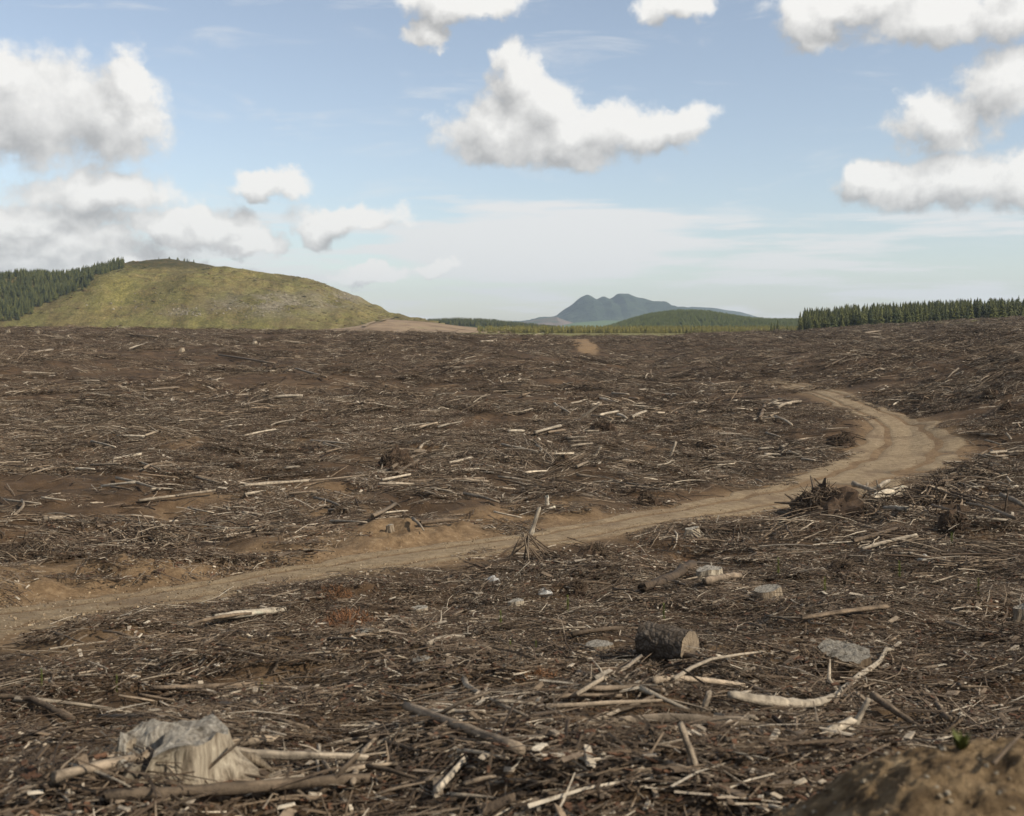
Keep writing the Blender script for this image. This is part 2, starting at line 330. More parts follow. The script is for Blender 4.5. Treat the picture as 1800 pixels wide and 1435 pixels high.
# ------------------------------------------------------------------ mesh helpers
class MB:
    def __init__(s): s.v = []; s.f = []; s.c = []
    def add(s, v, f, col):
        o = len(s.v); s.v += [tuple(p) for p in v]; s.f += [tuple(i+o for i in q) for q in f]
        s.c += ([col]*len(v) if not isinstance(col, list) else col)
    def tube(s, pts, rad, col, n=6, jit=.12, cap=None):
        pts = [Vector(p) for p in pts]; vs = []; fs = []
        for i, p in enumerate(pts):
            t = (pts[min(i+1, len(pts)-1)]-pts[max(i-1, 0)]).normalized()
            a = t.cross(Vector((.13, .21, .97))); a = a.normalized() if a.length > 1e-4 else Vector((1, 0, 0)); b_ = t.cross(a)
            for k in range(n):
                w = 2*math.pi*k/n; rr = rad[i]*(1+random.uniform(-jit, jit)); vs.append(p+a*math.cos(w)*rr+b_*math.sin(w)*rr)
        for i in range(len(pts)-1):
            for k in range(n): fs.append((i*n+k, i*n+(k+1) % n, (i+1)*n+(k+1) % n, (i+1)*n+k))
        fs.append(tuple(range(n-1, -1, -1))); fs.append(tuple((len(pts)-1)*n+k for k in range(n)))
        if n > 4:
            ang = [random.uniform(.6, 1.25) for _ in range(n)]; t0 = (pts[-1]-pts[-2]).normalized()
            col = [tuple(c*ang[k]*q for c in col) for i in range(len(pts)) for q in (random.uniform(.8, 1.15),) for k in range(n)]
            for k in range(n): vs[-n+k] = vs[-n+k]+t0*rad[-1]*random.uniform(-.8, 1.6); vs[k] = vs[k]-(pts[1]-pts[0]).normalized()*rad[0]*random.uniform(-.5, .9)
        s.add(vs, fs, col)
    def chip(s, c, L_, W, T, col):
        e = Euler((random.uniform(-.5, .5), random.uniform(-.5, .5), random.uniform(0, 6.3))).to_matrix(); c = Vector(c)
        q = [Vector((sx*L_*random.uniform(.6, 1), sy*W*random.uniform(.5, 1), sz*T)) for sz in (-1, 1) for sx, sy in ((-1,-1),(1,-1),(1,1),(-1,1))]
        s.add([c+e@p for p in q], [(3,2,1,0),(4,5,6,7),(0,1,5,4),(1,2,6,5),(2,3,7,6),(3,0,4,7)], col)
    def build(s, name, material, parent=None, link=True, smooth=False):
        me = bpy.data.meshes.new(name); me.from_pydata(s.v, [], s.f)
        ca = me.color_attributes.new('Col', 'FLOAT_COLOR', 'POINT')
        ca.data.foreach_set('color', np.array([(*c, 1) for c in s.c], np.float32).ravel())
        me.materials.append(material)
        if smooth: me.polygons.foreach_set('use_smooth', [True]*len(me.polygons))
        me.update(); o = bpy.data.objects.new(name, me)
        if link: COL.objects.link(o)
        if parent: o.parent = parent
        return o
def tag(o, label=None, cat=None, group=None, kind=None):
    if label: o['label'] = label
    if cat: o['category'] = cat
    if group: o['group'] = group
    if kind: o['kind'] = kind
    return o
def grid_mesh(name, V, nr, nc, material, wrap=False, attrs=None, smooth=True):
    me = bpy.data.meshes.new(name); i = np.arange(nr-1)[:, None]*nc; j = np.arange(nc if wrap else nc-1)[None, :]; j2 = (j+1) % nc
    f = np.stack([i+j, i+j2, i+nc+j2, i+nc+j], -1).reshape(-1, 4)
    me.vertices.add(len(V)); me.vertices.foreach_set('co', np.asarray(V, np.float32).ravel())
    me.loops.add(f.size); me.loops.foreach_set('vertex_index', f.ravel().astype(np.int32))
    me.polygons.add(len(f)); me.polygons.foreach_set('loop_start', (np.arange(len(f))*4).astype(np.int32))
    me.update(calc_edges=True); me.validate()
    for k, v in (attrs or {}).items():
        a = me.attributes.new(k, 'FLOAT', 'POINT'); a.data.foreach_set('value', np.asarray(v, np.float32).ravel())
    me.polygons.foreach_set('use_smooth', [smooth]*len(me.polygons))
    me.materials.append(material); o = bpy.data.objects.new(name, me); COL.objects.link(o); return o
def woodcol(s):      # s: 0 dark wet bark .. 1 bleached wood
    s = max(0, min(1, s+random.uniform(-.07, .07)))
    a, b_, c = (.058,.039,.025), (.200,.150,.104), (.52,.455,.36)
    return tuple(a[i]+(b_[i]-a[i])*s*2 if s < .5 else b_[i]+(c[i]-b_[i])*(s-.5)*2 for i in range(3))

# ------------------------------------------------------------------ ground
th_f = np.linspace(-.60, .60, 520); th_b = np.linspace(.60, 2*math.pi-.60, 72)[1:-1]
TH = np.concatenate([th_f, th_b]); RR = np.geomspace(.9, 7200, 760)
tt, rr = np.meshgrid(TH, RR); X = rr*np.sin(tt); Y = rr*np.cos(tt)
Zg = H(X, Y); dR, sR = road_dist(X, Y)
dirt = np.clip(sstep(1.0, -.2, dR)*.9+bank(X, Y, dR, sR)*2.2+sstep(.18, .42, fbm(X*.13+40, Y*.13, 4))*sstep(130, 40, rr)*.6, 0, 1)
dirt *= .55+.9*(fbm(X*1.3, Y*1.3, 3)+.5)
_q = cast(1027, 605, H0); dirt = np.maximum(dirt, 1.3*sstep(1.25, .8, np.hypot((X-_q[0]-(Y-_q[1])*.03)/2.0, (Y-_q[1])/26)))
far = sstep(285, 330, rr)*sstep(-.02, -.12, np.abs(tt)*0-.2)
g_ = grid_mesh('ground', np.stack([X, Y, Zg], -1).reshape(-1, 3), len(RR), len(TH), M['ground'], wrap=True, attrs=dict(dirt=np.clip(dirt, 0, 1), far=far))
g_['kind'] = 'structure'
# track strip
nl = 41; rows = []; lat = []
tx = np.gradient(ROAD[:, 0]); ty = np.gradient(ROAD[:, 1]); tl = np.hypot(tx, ty); nx, ny = -ty/tl, tx/tl
for i in range(len(ROAD)):
    for k in range(nl):
        u = k/(nl-1)*2-1; jag = 1.05+.45*float(vnoise(np.array([i*.35]), np.array([11.0 if u < 0 else 55.0]))[0])
        x = ROAD[i, 0]+nx[i]*u*ROAD[i, 2]*jag; y = ROAD[i, 1]+ny[i]*u*ROAD[i, 2]*jag
        rut = .055*(math.exp(-((abs(u)-.48)/.11)**2)); edge = max(0, (abs(u)-.86)/.14)
        rows.append((x, y, -rut-.06*edge)); lat.append(min(1, max(edge*.95, rut*9)))
rows = np.array(rows); rows[:, 2] += H(rows[:, 0], rows[:, 1], False)+.035
wetv = np.zeros(len(rows))
for (x, y, rx_, ry_) in ((1608,831,1.35,.8),(1650,798,.8,.5),(1470,855,1.5,.7)):
    q = cast(x, y, H0); wetv = np.maximum(wetv, np.exp(-(((rows[:, 0]-q[0])/rx_)**2+((rows[:, 1]-q[1])/ry_)**2)**2))
rows[:, 2] -= .05*wetv
ro = grid_mesh('dirt_road', rows, len(ROAD), nl, M['road'], attrs=dict(lat=lat, wet=wetv)); ro['kind'] = 'structure'

# ------------------------------------------------------------------ distant land
def px_prof(pts, D): 
    p = np.array(pts, float); return (p[:, 0]-900)/F*D, CZ-(p[:, 1]-YH)/F*D
def hill(name, pts, D, d0, d1, material, base=4.5, nxg=200, nyg=90, rough=1.0, rs=.02, power=.8, kind='structure', shapefn=None, attrsfn=None):
    """a hill whose ridge follows pts at distance D and which runs from d0 to d1"""
    xs, zs = px_prof(pts, D)
    gx = np.linspace(xs[0], xs[-1], nxg); gy = np.linspace(d0, d1, nyg); Xg, Yg = np.meshgrid(gx, gy)
    def f(X, Y):
        P = np.interp(X*D/np.maximum(Y, 1)*0+X, xs, zs)-base
        t = np.where(Y < D, (Y-d0)/(D-d0), (d1-Y)/(d1-D)); t = np.clip(t, 0, 1)
        s = np.sin(t*math.pi/2)**power
        n = rough*(fbm(X*rs+5, Y*rs, 5, .55)+.35*np.abs(fbm(X*rs*2.2, Y*rs*.5, 3)))
        return base-1.0+P*s+n*np.clip(t*3, 0, 1)*(1-.88*sstep(.7, 1, t))
    Zh = f(Xg, Yg)
    o = grid_mesh(name, np.stack([Xg, Yg, Zh], -1).reshape(-1, 3), nyg, nxg, material, attrs=attrsfn(Xg, Yg, Zh) if attrsfn else None)
    if kind: o['kind'] = kind
    return o, f, (xs, zs)
def m_hill():
    m, N, L, b = mat('hill_grass'); p = pos(N)
    n1 = noise(N, L, .022, 6, .65, p); n2 = noise(N, L, .16, 6, .7, p)
    c = ramp(N, L, n1, [(.34, (.10,.078,.026)), (.45, (.155,.142,.040)), (.54, (.155,.098,.045)), (.64, (.18,.165,.052))])
    c2 = ramp(N, L, n2, [(.33, (.075,.066,.020)), (.52, (.19,.165,.055)), (.70, (.29,.24,.11))])
    c = mix(N, L, .6, c, c2)
    n3 = noise(N, L, .7, 4, .7, p); c = mix(N, L, .55, c, ramp(N, L, n3, [(.36, (.25,.25,.22)), (.5, (.9,.9,.9)), (.66, (1.6,1.5,1.35))]), 'MULTIPLY')
    rk = ramp(N, L, noise(N, L, .45, 5, .75, p), [(.38, (.08,.064,.038)), (.55, (.23,.19,.125)), (.70, (.40,.35,.27))])
    mp = N.new('ShaderNodeMapping'); mp.inputs['Scale'].default_value = (.07, .012, .012); L.new(p, mp.inputs[0])
    c = mix(N, L, .8, c, ramp(N, L, noise(N, L, 1, 5, .65, mp.outputs[0]), [(.35, (.62,.56,.52)), (.5, (.95,.95,.95)), (.65, (1.3,1.25,1.15))]), 'MULTIPLY')
    c = mix(N, L, attr(N, 'rock').outputs['Fac'], c, rk)
    c = mix(N, L, attr(N, 'scrub').outputs['Fac'], c, ramp(N, L, n2, [(.35, (.03,.035,.012)), (.65, (.10,.07,.028))]))
    L.new(c, b.inputs['Base Color']); b.inputs['Roughness'].default_value = .95; b.inputs['Specular IOR Level'].default_value = .1
    bump(N, L, b, noise(N, L, .5, 8, .75, p), 1.0, 1.6); return m
hp = [(-420,560),(-250,535),(-100,516),(0,501),(60,497),(120,491),(200,485),(228,474),(260,461),(310,456),(340,462),(380,472),(430,477),(500,482),(545,489),(590,506),(630,530),(660,548),(690,559),(730,568),(790,576)]
DH = 950
def hill_attr(X, Y, Z):
    ax = 900+F*X/Y; ay = YH+(CZ-Z)/Y*F
    rock = np.exp(-(((ax-470)/75)**2+((ay-535)/18)**2))*1.1+np.exp(-(((ax-600)/40)**2+((ay-525)/14)**2))*.9+np.exp(-(((ax-330)/40)**2+((ay-548)/9)**2))*.4
    rock = np.clip(rock*(.55+2.2*fbm(X*.06, Y*.06, 4)+.3), 0, .9)
    scrub = sstep(478, 466, ay)*sstep(205, 240, ax)*sstep(420, 350, ax)
    return dict(rock=rock, scrub=scrub*.9)
hill_o, hill_f, _ = hill('grassy_hill', hp, DH, 745, 1250, m_hill(), nxg=460, nyg=190, rough=9.5, rs=.018, power=.85, attrsfn=hill_attr)
cut_m = m_plain('far_cutover', [(.35, (.15,.10,.058)), (.55, (.27,.19,.115)), (.7, (.21,.17,.085))], .05, bs=.6, bd=1.0, bscale=.3)
cut_o, cut_f, _ = hill('cutover_slope', [(560,580),(640,570),(690,559),(740,563),(790,569),(850,576),(930,581)], 700, 560, 820, cut_m, nxg=90, nyg=40, rough=1.0)
gr_m = m_plain('dry_grass_rise', [(.35, (.13,.11,.035)), (.6, (.22,.19,.075)), (.75, (.16,.17,.05))], .03, bs=.5, bd=1.0, bscale=.2)
hill('dry_grass_rise', [(760,583),(830,577),(900,573),(960,577),(1010,578),(1060,573),(1100,574),(1140,581)], 900, 760, 1000, gr_m, nxg=90, nyg=30, rough=.8)
fr_m = m_plain('forest_floor', [(.35, (.035,.045,.015)), (.65, (.075,.085,.028))], .05, bs=.4, bd=1)
strip_o, strip_f, strip_p = hill('wooded_rise', [(690,580),(740,569),(800,566),(860,568),(920,575),(990,583)], 1150, 1050, 1300, fr_m, nxg=80, nyg=30, rough=.6)
round_o, round_f, round_p = hill('plantation_hill', [(1010,586),(1080,573),(1120,560),(1150,552),(1190,547),(1230,550),(1290,560),(1340,564),(1400,563),(1470,560),(1560,560),(1700,566)], 1200, 960, 1450, fr_m, nxg=150, nyg=60, rough=1.5)
mt_m = m_plain('mountain_bush', [(.35, (.020,.032,.020)), (.55, (.040,.056,.034)), (.7, (.068,.080,.048))], .006, bs=1, bd=30, bscale=.012)
hill('mountain', [(830,580),(900,569),(940,563),(975,560),(1000,541),(1020,523),(1031,518),(1047,527),(1060,521),(1073,527),(1085,517),(1102,516.5),(1120,524),(1150,532),(1180,540),(1230,552),(1300,566),(1380,580)], 5200, 4500, 5900, mt_m, base=-1, nxg=260, nyg=150, rough=26, rs=.0075, power=.75)
hill('far_range', [(1130,575),(1190,544),(1215,539),(1250,541),(1290,549),(1330,560),(1400,572)], 6400, 5900, 6900, mt_m, base=-1, nxg=90, nyg=40, rough=16, rs=.003)
hill('bare_slope_hill', [(880,578),(915,567),(950,560),(978,557),(1000,566),(1030,577)], 4300, 4050, 4480, m_plain('bare_slope', [(.4, (.05,.06,.03)), (.55, (.16,.115,.085)), (.7, (.22,.16,.12))], .008, bs=.8, bd=12), base=-1, nxg=70, nyg=40, rough=9, rs=.008)
hill('green_pasture', [(960,578),(1010,567),(1060,563),(1110,564),(1160,568),(1230,579)], 4000, 3700, 4200, m_plain('pasture', [(.4, (.07,.11,.04)), (.65, (.11,.15,.055))], .01, bs=.3, bd=5), base=-1, nxg=70, nyg=30, rough=4, rs=.006)
# pale farm track at the foot of the hill
tp = [cast(x, y, lambda X, Y: np.maximum(np.maximum(hill_f(X, Y), cut_f(X, Y)*(Y > 565)*(Y < 815)), 0), 500, 1000) for x, y in ((640,576),(648,571),(660,567),(675,564),(690,561),(700,560))]
tm = MB()
tpv = spline(np.array(tp), 24)
vs = []
for i, p in enumerate(tpv):
    for s in (-1, 1): vs.append((p[0]+s*1.3, p[1]-s*.9, p[2]+.7))
tm.add(vs, [(2*i, 2*i+1, 2*i+3, 2*i+2) for i in range(len(tpv)-1)], (.4,.33,.24))
tm.build('farm_track', M['road'])['kind'] = 'structure'

# ------------------------------------------------------------------ instanced stuff
def scatter(name, P, rot, scl, idx, sources, label, cat):
    c = bpy.data.collections.new(name+'_kinds')
    for s in sources: c.objects.link(s)
    me = bpy.data.meshes.new(name); me.from_pydata([tuple(p) for p in P], [], [])
    for nm, ty, key, dat in (('rot', 'FLOAT_VECTOR', 'vector', rot), ('scl', 'FLOAT_VECTOR', 'vector', scl)):
        a = me.attributes.new(nm, ty, 'POINT'); a.data.foreach_set(key, np.asarray(dat, np.float32).ravel())
    a = me.attributes.new('idx', 'INT', 'POINT'); a.data.foreach_set('value', np.asarray(idx, np.int32))
    o = bpy.data.objects.new(name, me); COL.objects.link(o)
    g = bpy.data.node_groups.new(name, 'GeometryNodeTree')
    g.interface.new_socket('Geometry', in_out='INPUT', socket_type='NodeSocketGeometry'); g.interface.new_socket('Geometry', in_out='OUTPUT', socket_type='NodeSocketGeometry')
    n = g.nodes; gi = n.new('NodeGroupInput'); go = n.new('NodeGroupOutput'); ci = n.new('GeometryNodeCollectionInfo'); ci.inputs[0].default_value = c
    ci.inputs['Separate Children'].default_value = True; ci.inputs['Reset Children'].default_value = True
    ip = n.new('GeometryNodeInstanceOnPoints'); ip.inputs['Pick Instance'].default_value = True
    def na(nm, ty): 
        q = n.new('GeometryNodeInputNamedAttribute'); q.data_type = ty; q.inputs[0].default_value = nm; return q.outputs[0]
    g.links.new(gi.outputs[0], ip.inputs['Points']); g.links.new(ci.outputs[0], ip.inputs['Instance']); g.links.new(na('idx', 'INT'), ip.inputs['Instance Index'])
    g.links.new(na('rot', 'FLOAT_VECTOR'), ip.inputs['Rotation']); g.links.new(na('scl', 'FLOAT_VECTOR'), ip.inputs['Scale']); g.links.new(ip.outputs[0], go.inputs[0])
    o.modifiers.new('scatter', 'NODES').node_group = g
    tag(o, label, cat, kind='stuff'); return o
_q = at(1026, 605); EXCL = [(_q[0], _q[1], 3.5, 34)]
def field_points(n, d0, d1, umin=-.56, umax=.56, road_gap=.25, keep=None):
    D = np.sqrt(rng.uniform(d0*d0, d1*d1, n)); u = rng.uniform(umin, umax, n); X = u*D; Y = D
    d, s = road_dist(X, Y); ok = (d > road_gap) & ~((d < 3.6) & (s > 0) & (X < 2) & (rng.random(n) < .78))
    for (ex, ey, erx, ery) in EXCL: ok &= ((X-ex)/erx)**2+((Y-ey)/ery)**2 > 1
    if keep is not None: ok &= keep(X, Y)
    X, Y = X[ok], Y[ok]; Z = H(X, Y); e = .25
    gx = (H(X+e, Y)-H(X-e, Y))/(2*e); gy = (H(X, Y+e)-H(X, Y-e))/(2*e)
    return X, Y, Z, gx, gy
def rots(gx, gy, tilt=.75):
    out = []
    for a, b_ in zip(gx, gy):
        nrm = Vector((-a*tilt, -b_*tilt, 1)).normalized(); q = nrm.to_track_quat('Z', 'Y')
        out.append((q.to_matrix() @ Matrix.Rotation(random.uniform(0, 6.283), 3, 'Z')).to_euler()[:])
    return np.array(out)
def bent(L_, r0, r1, nseg=4, wob=.1, z0=0, rise=0):
    p = []; y = random.uniform(-wob, wob)*L_; z = random.uniform(0, wob)*L_
    for i in range(nseg+1):
        t = i/nseg; p.append((L_*(t-.5), y*math.sin(t*3.14)+random.uniform(-.02, .02)*L_*(0 < i < nseg), z0+z*math.sin(t*3.14)+rise*t))
    return p, [r0+(r1-r0)*i/nseg for i in range(nseg+1)]
def litter(seed, n_twig, n_chip, pale, big=0):
    random.seed(seed); m = MB(); base = random.uniform(0, 3.14)
    for k in range(n_twig):
        a = base+random.gauss(0, .8) if random.random() < .6 else random.uniform(0, 6.3)
        L_ = random.choice((.10,.14,.18,.25,.25,.35,.6))*random.uniform(.6, 1.2); r = L_*random.uniform(.008, .016)+.0035
        if k < big: L_ = random.uniform(.35, .9); r = random.uniform(.009, .02)
        p, rd = bent(L_, r, r*.5, 2, .06, random.uniform(0, .05), random.uniform(-.15, .25)*L_)
        rad = math.sqrt(random.random()); th = random.uniform(0, 6.3); ca, sa = math.cos(a), math.sin(a); ox, oy = rad*math.cos(th), rad*math.sin(th)
        q = random.random(); s = random.uniform(.0,.28) if q < .62 else random.uniform(.28,.5) if q < 1-pale else random.uniform(.5,.95)
        m.tube([(x*ca-y*sa+ox, x*sa+y*ca+oy, z) for x, y, z in p], rd, woodcol(s), 3, .1)
    for k in range(n_chip):
        rad = math.sqrt(random.random()); th = random.uniform(0, 6.3); q = random.random(); l = random.uniform(.015, .055)
        col = woodcol(random.uniform(0,.3)) if q < .55 else (.11,.058,.034) if q < .78 else woodcol(random.uniform(.45,.95))
        m.chip((rad*math.cos(th), rad*math.sin(th), random.uniform(0, .06)), l, l*random.uniform(.3, .6), l*.14, col)
    for k in range(9):
        rad = math.sqrt(random.random()); th = random.uniform(0, 6.3); l = random.uniform(.05, .15); q = random.random()
        m.chip((rad*math.cos(th), rad*math.sin(th), random.uniform(.02, .08)), l, l*random.uniform(.2, .5), .008, woodcol(random.uniform(.1,.4)) if q < .6 else woodcol(random.uniform(.5,1)))
    return m.build('litter_patch', M['wood'], link=False)
L_near = [litter(100+i, 200, 230, .09+.06*(i % 3), 18 if i % 2 else 6) for i in range(12)]
L_far = [litter(200+i, 260, 40, .02+.025*(i % 4), 8) for i in range(8)]
random.seed(11)
for nm, src, n, d0, d1, s0, s1, lab in (
    ('slash_litter', L_near, 1500, 3.2, 24, .45, .95, 'fine twigs and bark chips littering the soil in front of the track'),
    ('twig_litter', L_near, 6500, 22, 75, .7, 1.35, 'dense brown twig litter covering the field across the track'),
    ('distant_slash', L_far, 12000, 68, 335, 1.3, 2.9, 'dark slash covering the far cutover up to its skyline')):
    X, Y, Z, gx, gy = field_points(n, d0, d1, road_gap=.22 if d1 < 30 else .3, keep=lambda X, Y: fbm(X*.28+70, Y*.28, 3)+.9*fbm(X*.05+20, Y*.11, 2)+.44 > rng.random(len(X))*.62)
    s = rng.uniform(s0, s1, len(X)); sz = s*rng.uniform(.5, 1.0, len(X))*(1 if d0 > 60 else .85)
    scatter(nm, np.stack([X, Y, Z-.01*s], -1), rots(gx, gy), np.stack([s, s, sz], -1), rng.integers(0, len(src), len(X)), src, lab, 'slash')
def stick_mesh(seed, pale, fork):
    random.seed(seed); m = MB(); L_ = 1.6; r = random.uniform(.018, .040)
    p, rd = bent(L_, r, r*random.uniform(.35, .8), 6, .022); col = woodcol(pale); m.tube(p, rd, col, 6, .15)
    for k in range(fork):
        i = random.randint(1, 4); q = Vector(p[i]); d = Vector((random.uniform(.3, 1), random.choice((-1, 1))*random.uniform(.3, .9), random.uniform(0, .6)))
        l = random.uniform(.2, .55); m.tube([q, q+d*l*.5+Vector((0,0,.02)), q+d*l], [rd[i]*.6, rd[i]*.45, rd[i]*.25], col, 4, .1)
    return m.build('stick', M['wood'], link=False)
ST = [stick_mesh(300+i, (.05,.12,.2,.32,.42,.5,.85,.16)[i % 8], (0,1,2,0,3,0,1,2)[i % 8]) for i in range(16)]
random.seed(12)
PX = []
for n, d0, d1, s0, s1 in ((520, 5, 24, .20, .55), (3000, 24, 75, .3, .9), (5500, 75, 320, .5, 1.5)):
    X, Y, Z, gx, gy = field_points(n, d0, d1); s = rng.uniform(s0, s1, len(X))
    PX.append((np.stack([X, Y, Z+.05*s], -1), rots(gx, gy)+rng.normal(0, .10, (len(X), 3)), s))
P = np.concatenate([a[0] for a in PX]); s = np.concatenate([a[2] for a in PX]); far_t = np.where(P[:, 1] > 75, 1.35, 1.0)
scatter('loose_branch_litter', P, np.concatenate([a[1] for a in PX]), np.stack([s, s*far_t, s*far_t], -1), rng.integers(0, 16, len(P)), ST, 'countless small broken branches strewn over the cutover', 'branches')
def brush(seed, n, h, spread, dark):
    random.seed(seed); m = MB()
    for k in range(n):
        a = random.uniform(0, 6.3); rr_ = random.random()**.7*spread; q = Vector((rr_*math.cos(a), rr_*math.sin(a), h*(1-rr_/spread)*random.uniform(0, 1)))
        d = Vector((random.gauss(0, 1), random.gauss(0, 1), random.gauss(.15, .35))).normalized()*random.uniform(.2, .7)*spread
        r = random.uniform(.006, .018)*spread
        m.tube([q-d*.5, q+Vector((random.uniform(-.05,.05), random.uniform(-.05,.05), random.uniform(0,.08)))*spread, q+d*.5], [r, r*.8, r*.4], woodcol(random.uniform(0, .32) if random.random() < dark else random.uniform(.3, .8)), 3, .1)
    return m.build('brush', M['wood'], link=False)
GV = []
for i in range(4):
    random.seed(430+i); gm = MB()
    for k in range(12): l = random.uniform(.005, .011) if random.random() < .85 else random.uniform(.012, .024); gm.chip((random.gauss(0, .35), random.gauss(0, .35), l*.3), l, l*.8, l*.5, random.choice(((.30,.23,.15), (.22,.16,.10), (.40,.33,.24), (.14,.095,.055))))
    GV.append(gm.build('gravel', M['wood'], link=False))
gi_ = rng.integers(3, len(ROAD)-3, 900); gu = np.sign(rng.uniform(-1, 1, 900))*rng.uniform(0, 1, 900)**.5*1.25; gu = np.where(rng.random(900) < .3, gu*2.2*(gu > 0)+gu*(gu <= 0), gu); GX = ROAD[gi_, 0]+nx[gi_]*gu*ROAD[gi_, 2]; GY = ROAD[gi_, 1]+ny[gi_]*gu*ROAD[gi_, 2]; gs = rng.uniform(.5, 1.4, 900)
scatter('track_gravel', np.stack([GX, GY, H(GX, GY, False)+.035], -1), np.stack([gs*0, gs*0, rng.uniform(0, 6.3, 900)], -1), np.stack([gs, gs, gs], -1), rng.integers(0, 4, 900), GV, 'loose stones and clods on the dirt track', 'gravel')
BR = [brush(400+i, 120, .45, 1.0, .72) for i in range(6)]
random.seed(13)
X, Y, Z, gx, gy = field_points(3600, 12, 335, road_gap=1.2); s = rng.uniform(.3, 1.0, len(X))*(.5+Y/140)
s = np.minimum(s, 2.3)
scatter('brush_heaps', np.stack([X, Y, Z-.08*s], -1), rots(gx, gy), np.stack([s, s, s*rng.uniform(.35, .8, len(s))], -1), rng.integers(0, 6, len(s)), BR, 'low heaps of dead brush scattered over the cutover', 'brush')

def tangle(seed, n):
    random.seed(seed); m = MB(); base = random.uniform(0, 3.1)
    for k in range(n):
        a = random.gauss(base, .7); L_ = random.uniform(.5, 1.9); r = random.uniform(.010, .034); p, rd = bent(L_, r, r*.4, 4, .05, random.random()**2*.35, random.uniform(-.1, .18)*L_)
        ox, oy = random.gauss(0, .75), random.gauss(0, .5); ca, sa = math.cos(a), math.sin(a); m.tube([(x*ca-y*sa+ox, x*sa+y*ca+oy, z) for x, y, z in p], rd, woodcol(random.choice((.08,.2,.3,.4,.5,.6,.8))), 5, .12)
    return m.build('tangle', M['wood'], link=False)
TG = [tangle(450+i, 46) for i in range(7)]
random.seed(14); TP = []
for n, d0, d1, s0, s1, th_ in ((60, 7, 24, .3, .55, .0), (900, 24, 80, .5, 1.1, .05), (1300, 80, 320, .9, 1.9, .05)):
    X, Y, Z, gx, gy = field_points(n, d0, d1, road_gap=1.3, keep=lambda X, Y: (fbm(X*.09+31, Y*.16, 3) > th_) | (X > .30*Y)); s = rng.uniform(s0, s1, len(X)); TP.append((np.stack([X, Y, Z-.03*s], -1), rots(gx, gy), s))
s = np.concatenate([a[2] for a in TP])
scatter('branch_tangles', np.concatenate([a[0] for a in TP]), np.concatenate([a[1] for a in TP]), np.stack([s, s, s*.85], -1), rng.integers(0, 7, len(s)), TG, 'coarse grey tan branch tangles lying in windrows over the cutover', 'branches')

# ------------------------------------------------------------------ conifers
def conifer_parts(seed, slim, bare):
    random.seed(seed); t = MB(); t.tube([(0,0,-.05),(0,0,.5),(0,0,.97)], [.016,.011,.003], (.10,.08,.06), 5, .05)
    c = MB(); lay = 15
    for i in range(lay):
        f = i/(lay-1); z = bare+(1-bare)*f*.97; w = slim*(1-f)**.8*(.85+.3*random.random())+.012
        nb = 8 if f < .7 else 6
        for k in range(nb):
            a = 2*math.pi*(k+random.random())/nb; l = w*random.uniform(.6, 1.15); dz = random.uniform(-.05, .03)
            ca, sa = math.cos(a), math.sin(a); hw = l*.30+.006; sh = random.uniform(.65, 1.3)
            p0 = (0, 0, z+.03); p1 = (l*ca*.6-sa*hw, l*sa*.6+ca*hw, z+dz*.5); p2 = (l*ca, l*sa, z+dz); p3 = (l*ca*.6+sa*hw, l*sa*.6-ca*hw, z+dz*.5); p4 = (l*ca*.5, l*sa*.5, z+.05+dz*.3)
            c.add([p0, p1, p2, p3, p4], [(0,1,4), (1,2,4), (2,3,4), (3,0,4)], (sh, sh, sh*.95))
    c.tube([(0,0,.92),(0,0,1.03)], [.01,.002], (1,1,1), 4, 0)
    return t, c
con_src = []; con_me = []
for i in range(6):
    t, c = conifer_parts(500+i, .17+.02*(i % 3), .10+.05*(i % 2))
    con_me.append((t.build('trunk', M['trunk'], link=False).data, c.build('crown', M['conifer'], link=False).data))
    con_src.append(bpy.data.objects.new('conifer_kind', con_me[-1][1]))
yng_src = [conifer_parts(560+i, .26, .02)[1].build('young_kind', M['young'], link=False) for i in range(4)]
belt_src = [conifer_parts(580+i, .26, .02)[1].build('belt_kind', M['belt'], link=False) for i in range(4)]
def pine(x, y, z, h, label, group):
    e = bpy.data.objects.new('pine_tree', None); COL.objects.link(e); e.location = (x, y, z); k = random.randrange(6); s = h*random.uniform(.9, 1.1)
    e.scale = (s*random.uniform(.75, 1.5),)*2+(s,); e.rotation_euler = (0, 0, random.uniform(0, 6.3)); tag(e, label, 'tree', group)
    for nm, me in zip(('trunk', 'crown'), con_me[k]):
        o = bpy.data.objects.new(nm, me); COL.objects.link(o); o.parent = e
random.seed(21)
# plantation edge on the right skyline
def crest_pt(x, y): 
    p = at(x, y); return p
TX = np.linspace(1408, 1835, 120)
for x in TX:
    xx = x+random.uniform(-2, 2); D = 352+random.uniform(-4, 10); Xw = (xx-900)/F*D
    pine(Xw, D, Hs(Xw, D)-.2, 6.2*random.choice((.7,.85,.95,1.0,1.05,1.12))*random.uniform(.92, 1.08), 'dark green pine in the front row of the plantation edging the cutover', 'front row pines of the plantation beyond the slash')
for xx, D, h in ((1356,350,4.0),(1361,352,3.6),(1367,351,4.4),(1384,353,3.3),(1391,352,2.6)):
    Xw = (xx-900)/F*D; pine(Xw, D, Hs(Xw, D)-.2, h, 'lone pine standing apart from the plantation edge, pasture hill behind', 'stray pines beside the plantation')
def forest(name, n, gen, hrange, src, label, wide=(.9, 1.25)):
    P = []; S = []
    for _ in range(n):
        q = gen()
        if q is None: continue
        P.append(q); h = random.uniform(*hrange); w = h*random.uniform(*wide); S.append((w, w, h))
    scatter(name, P, [(0, 0, random.uniform(0, 6.3)) for _ in P], S, [random.randrange(len(src)) for _ in P], src, label, 'forest')
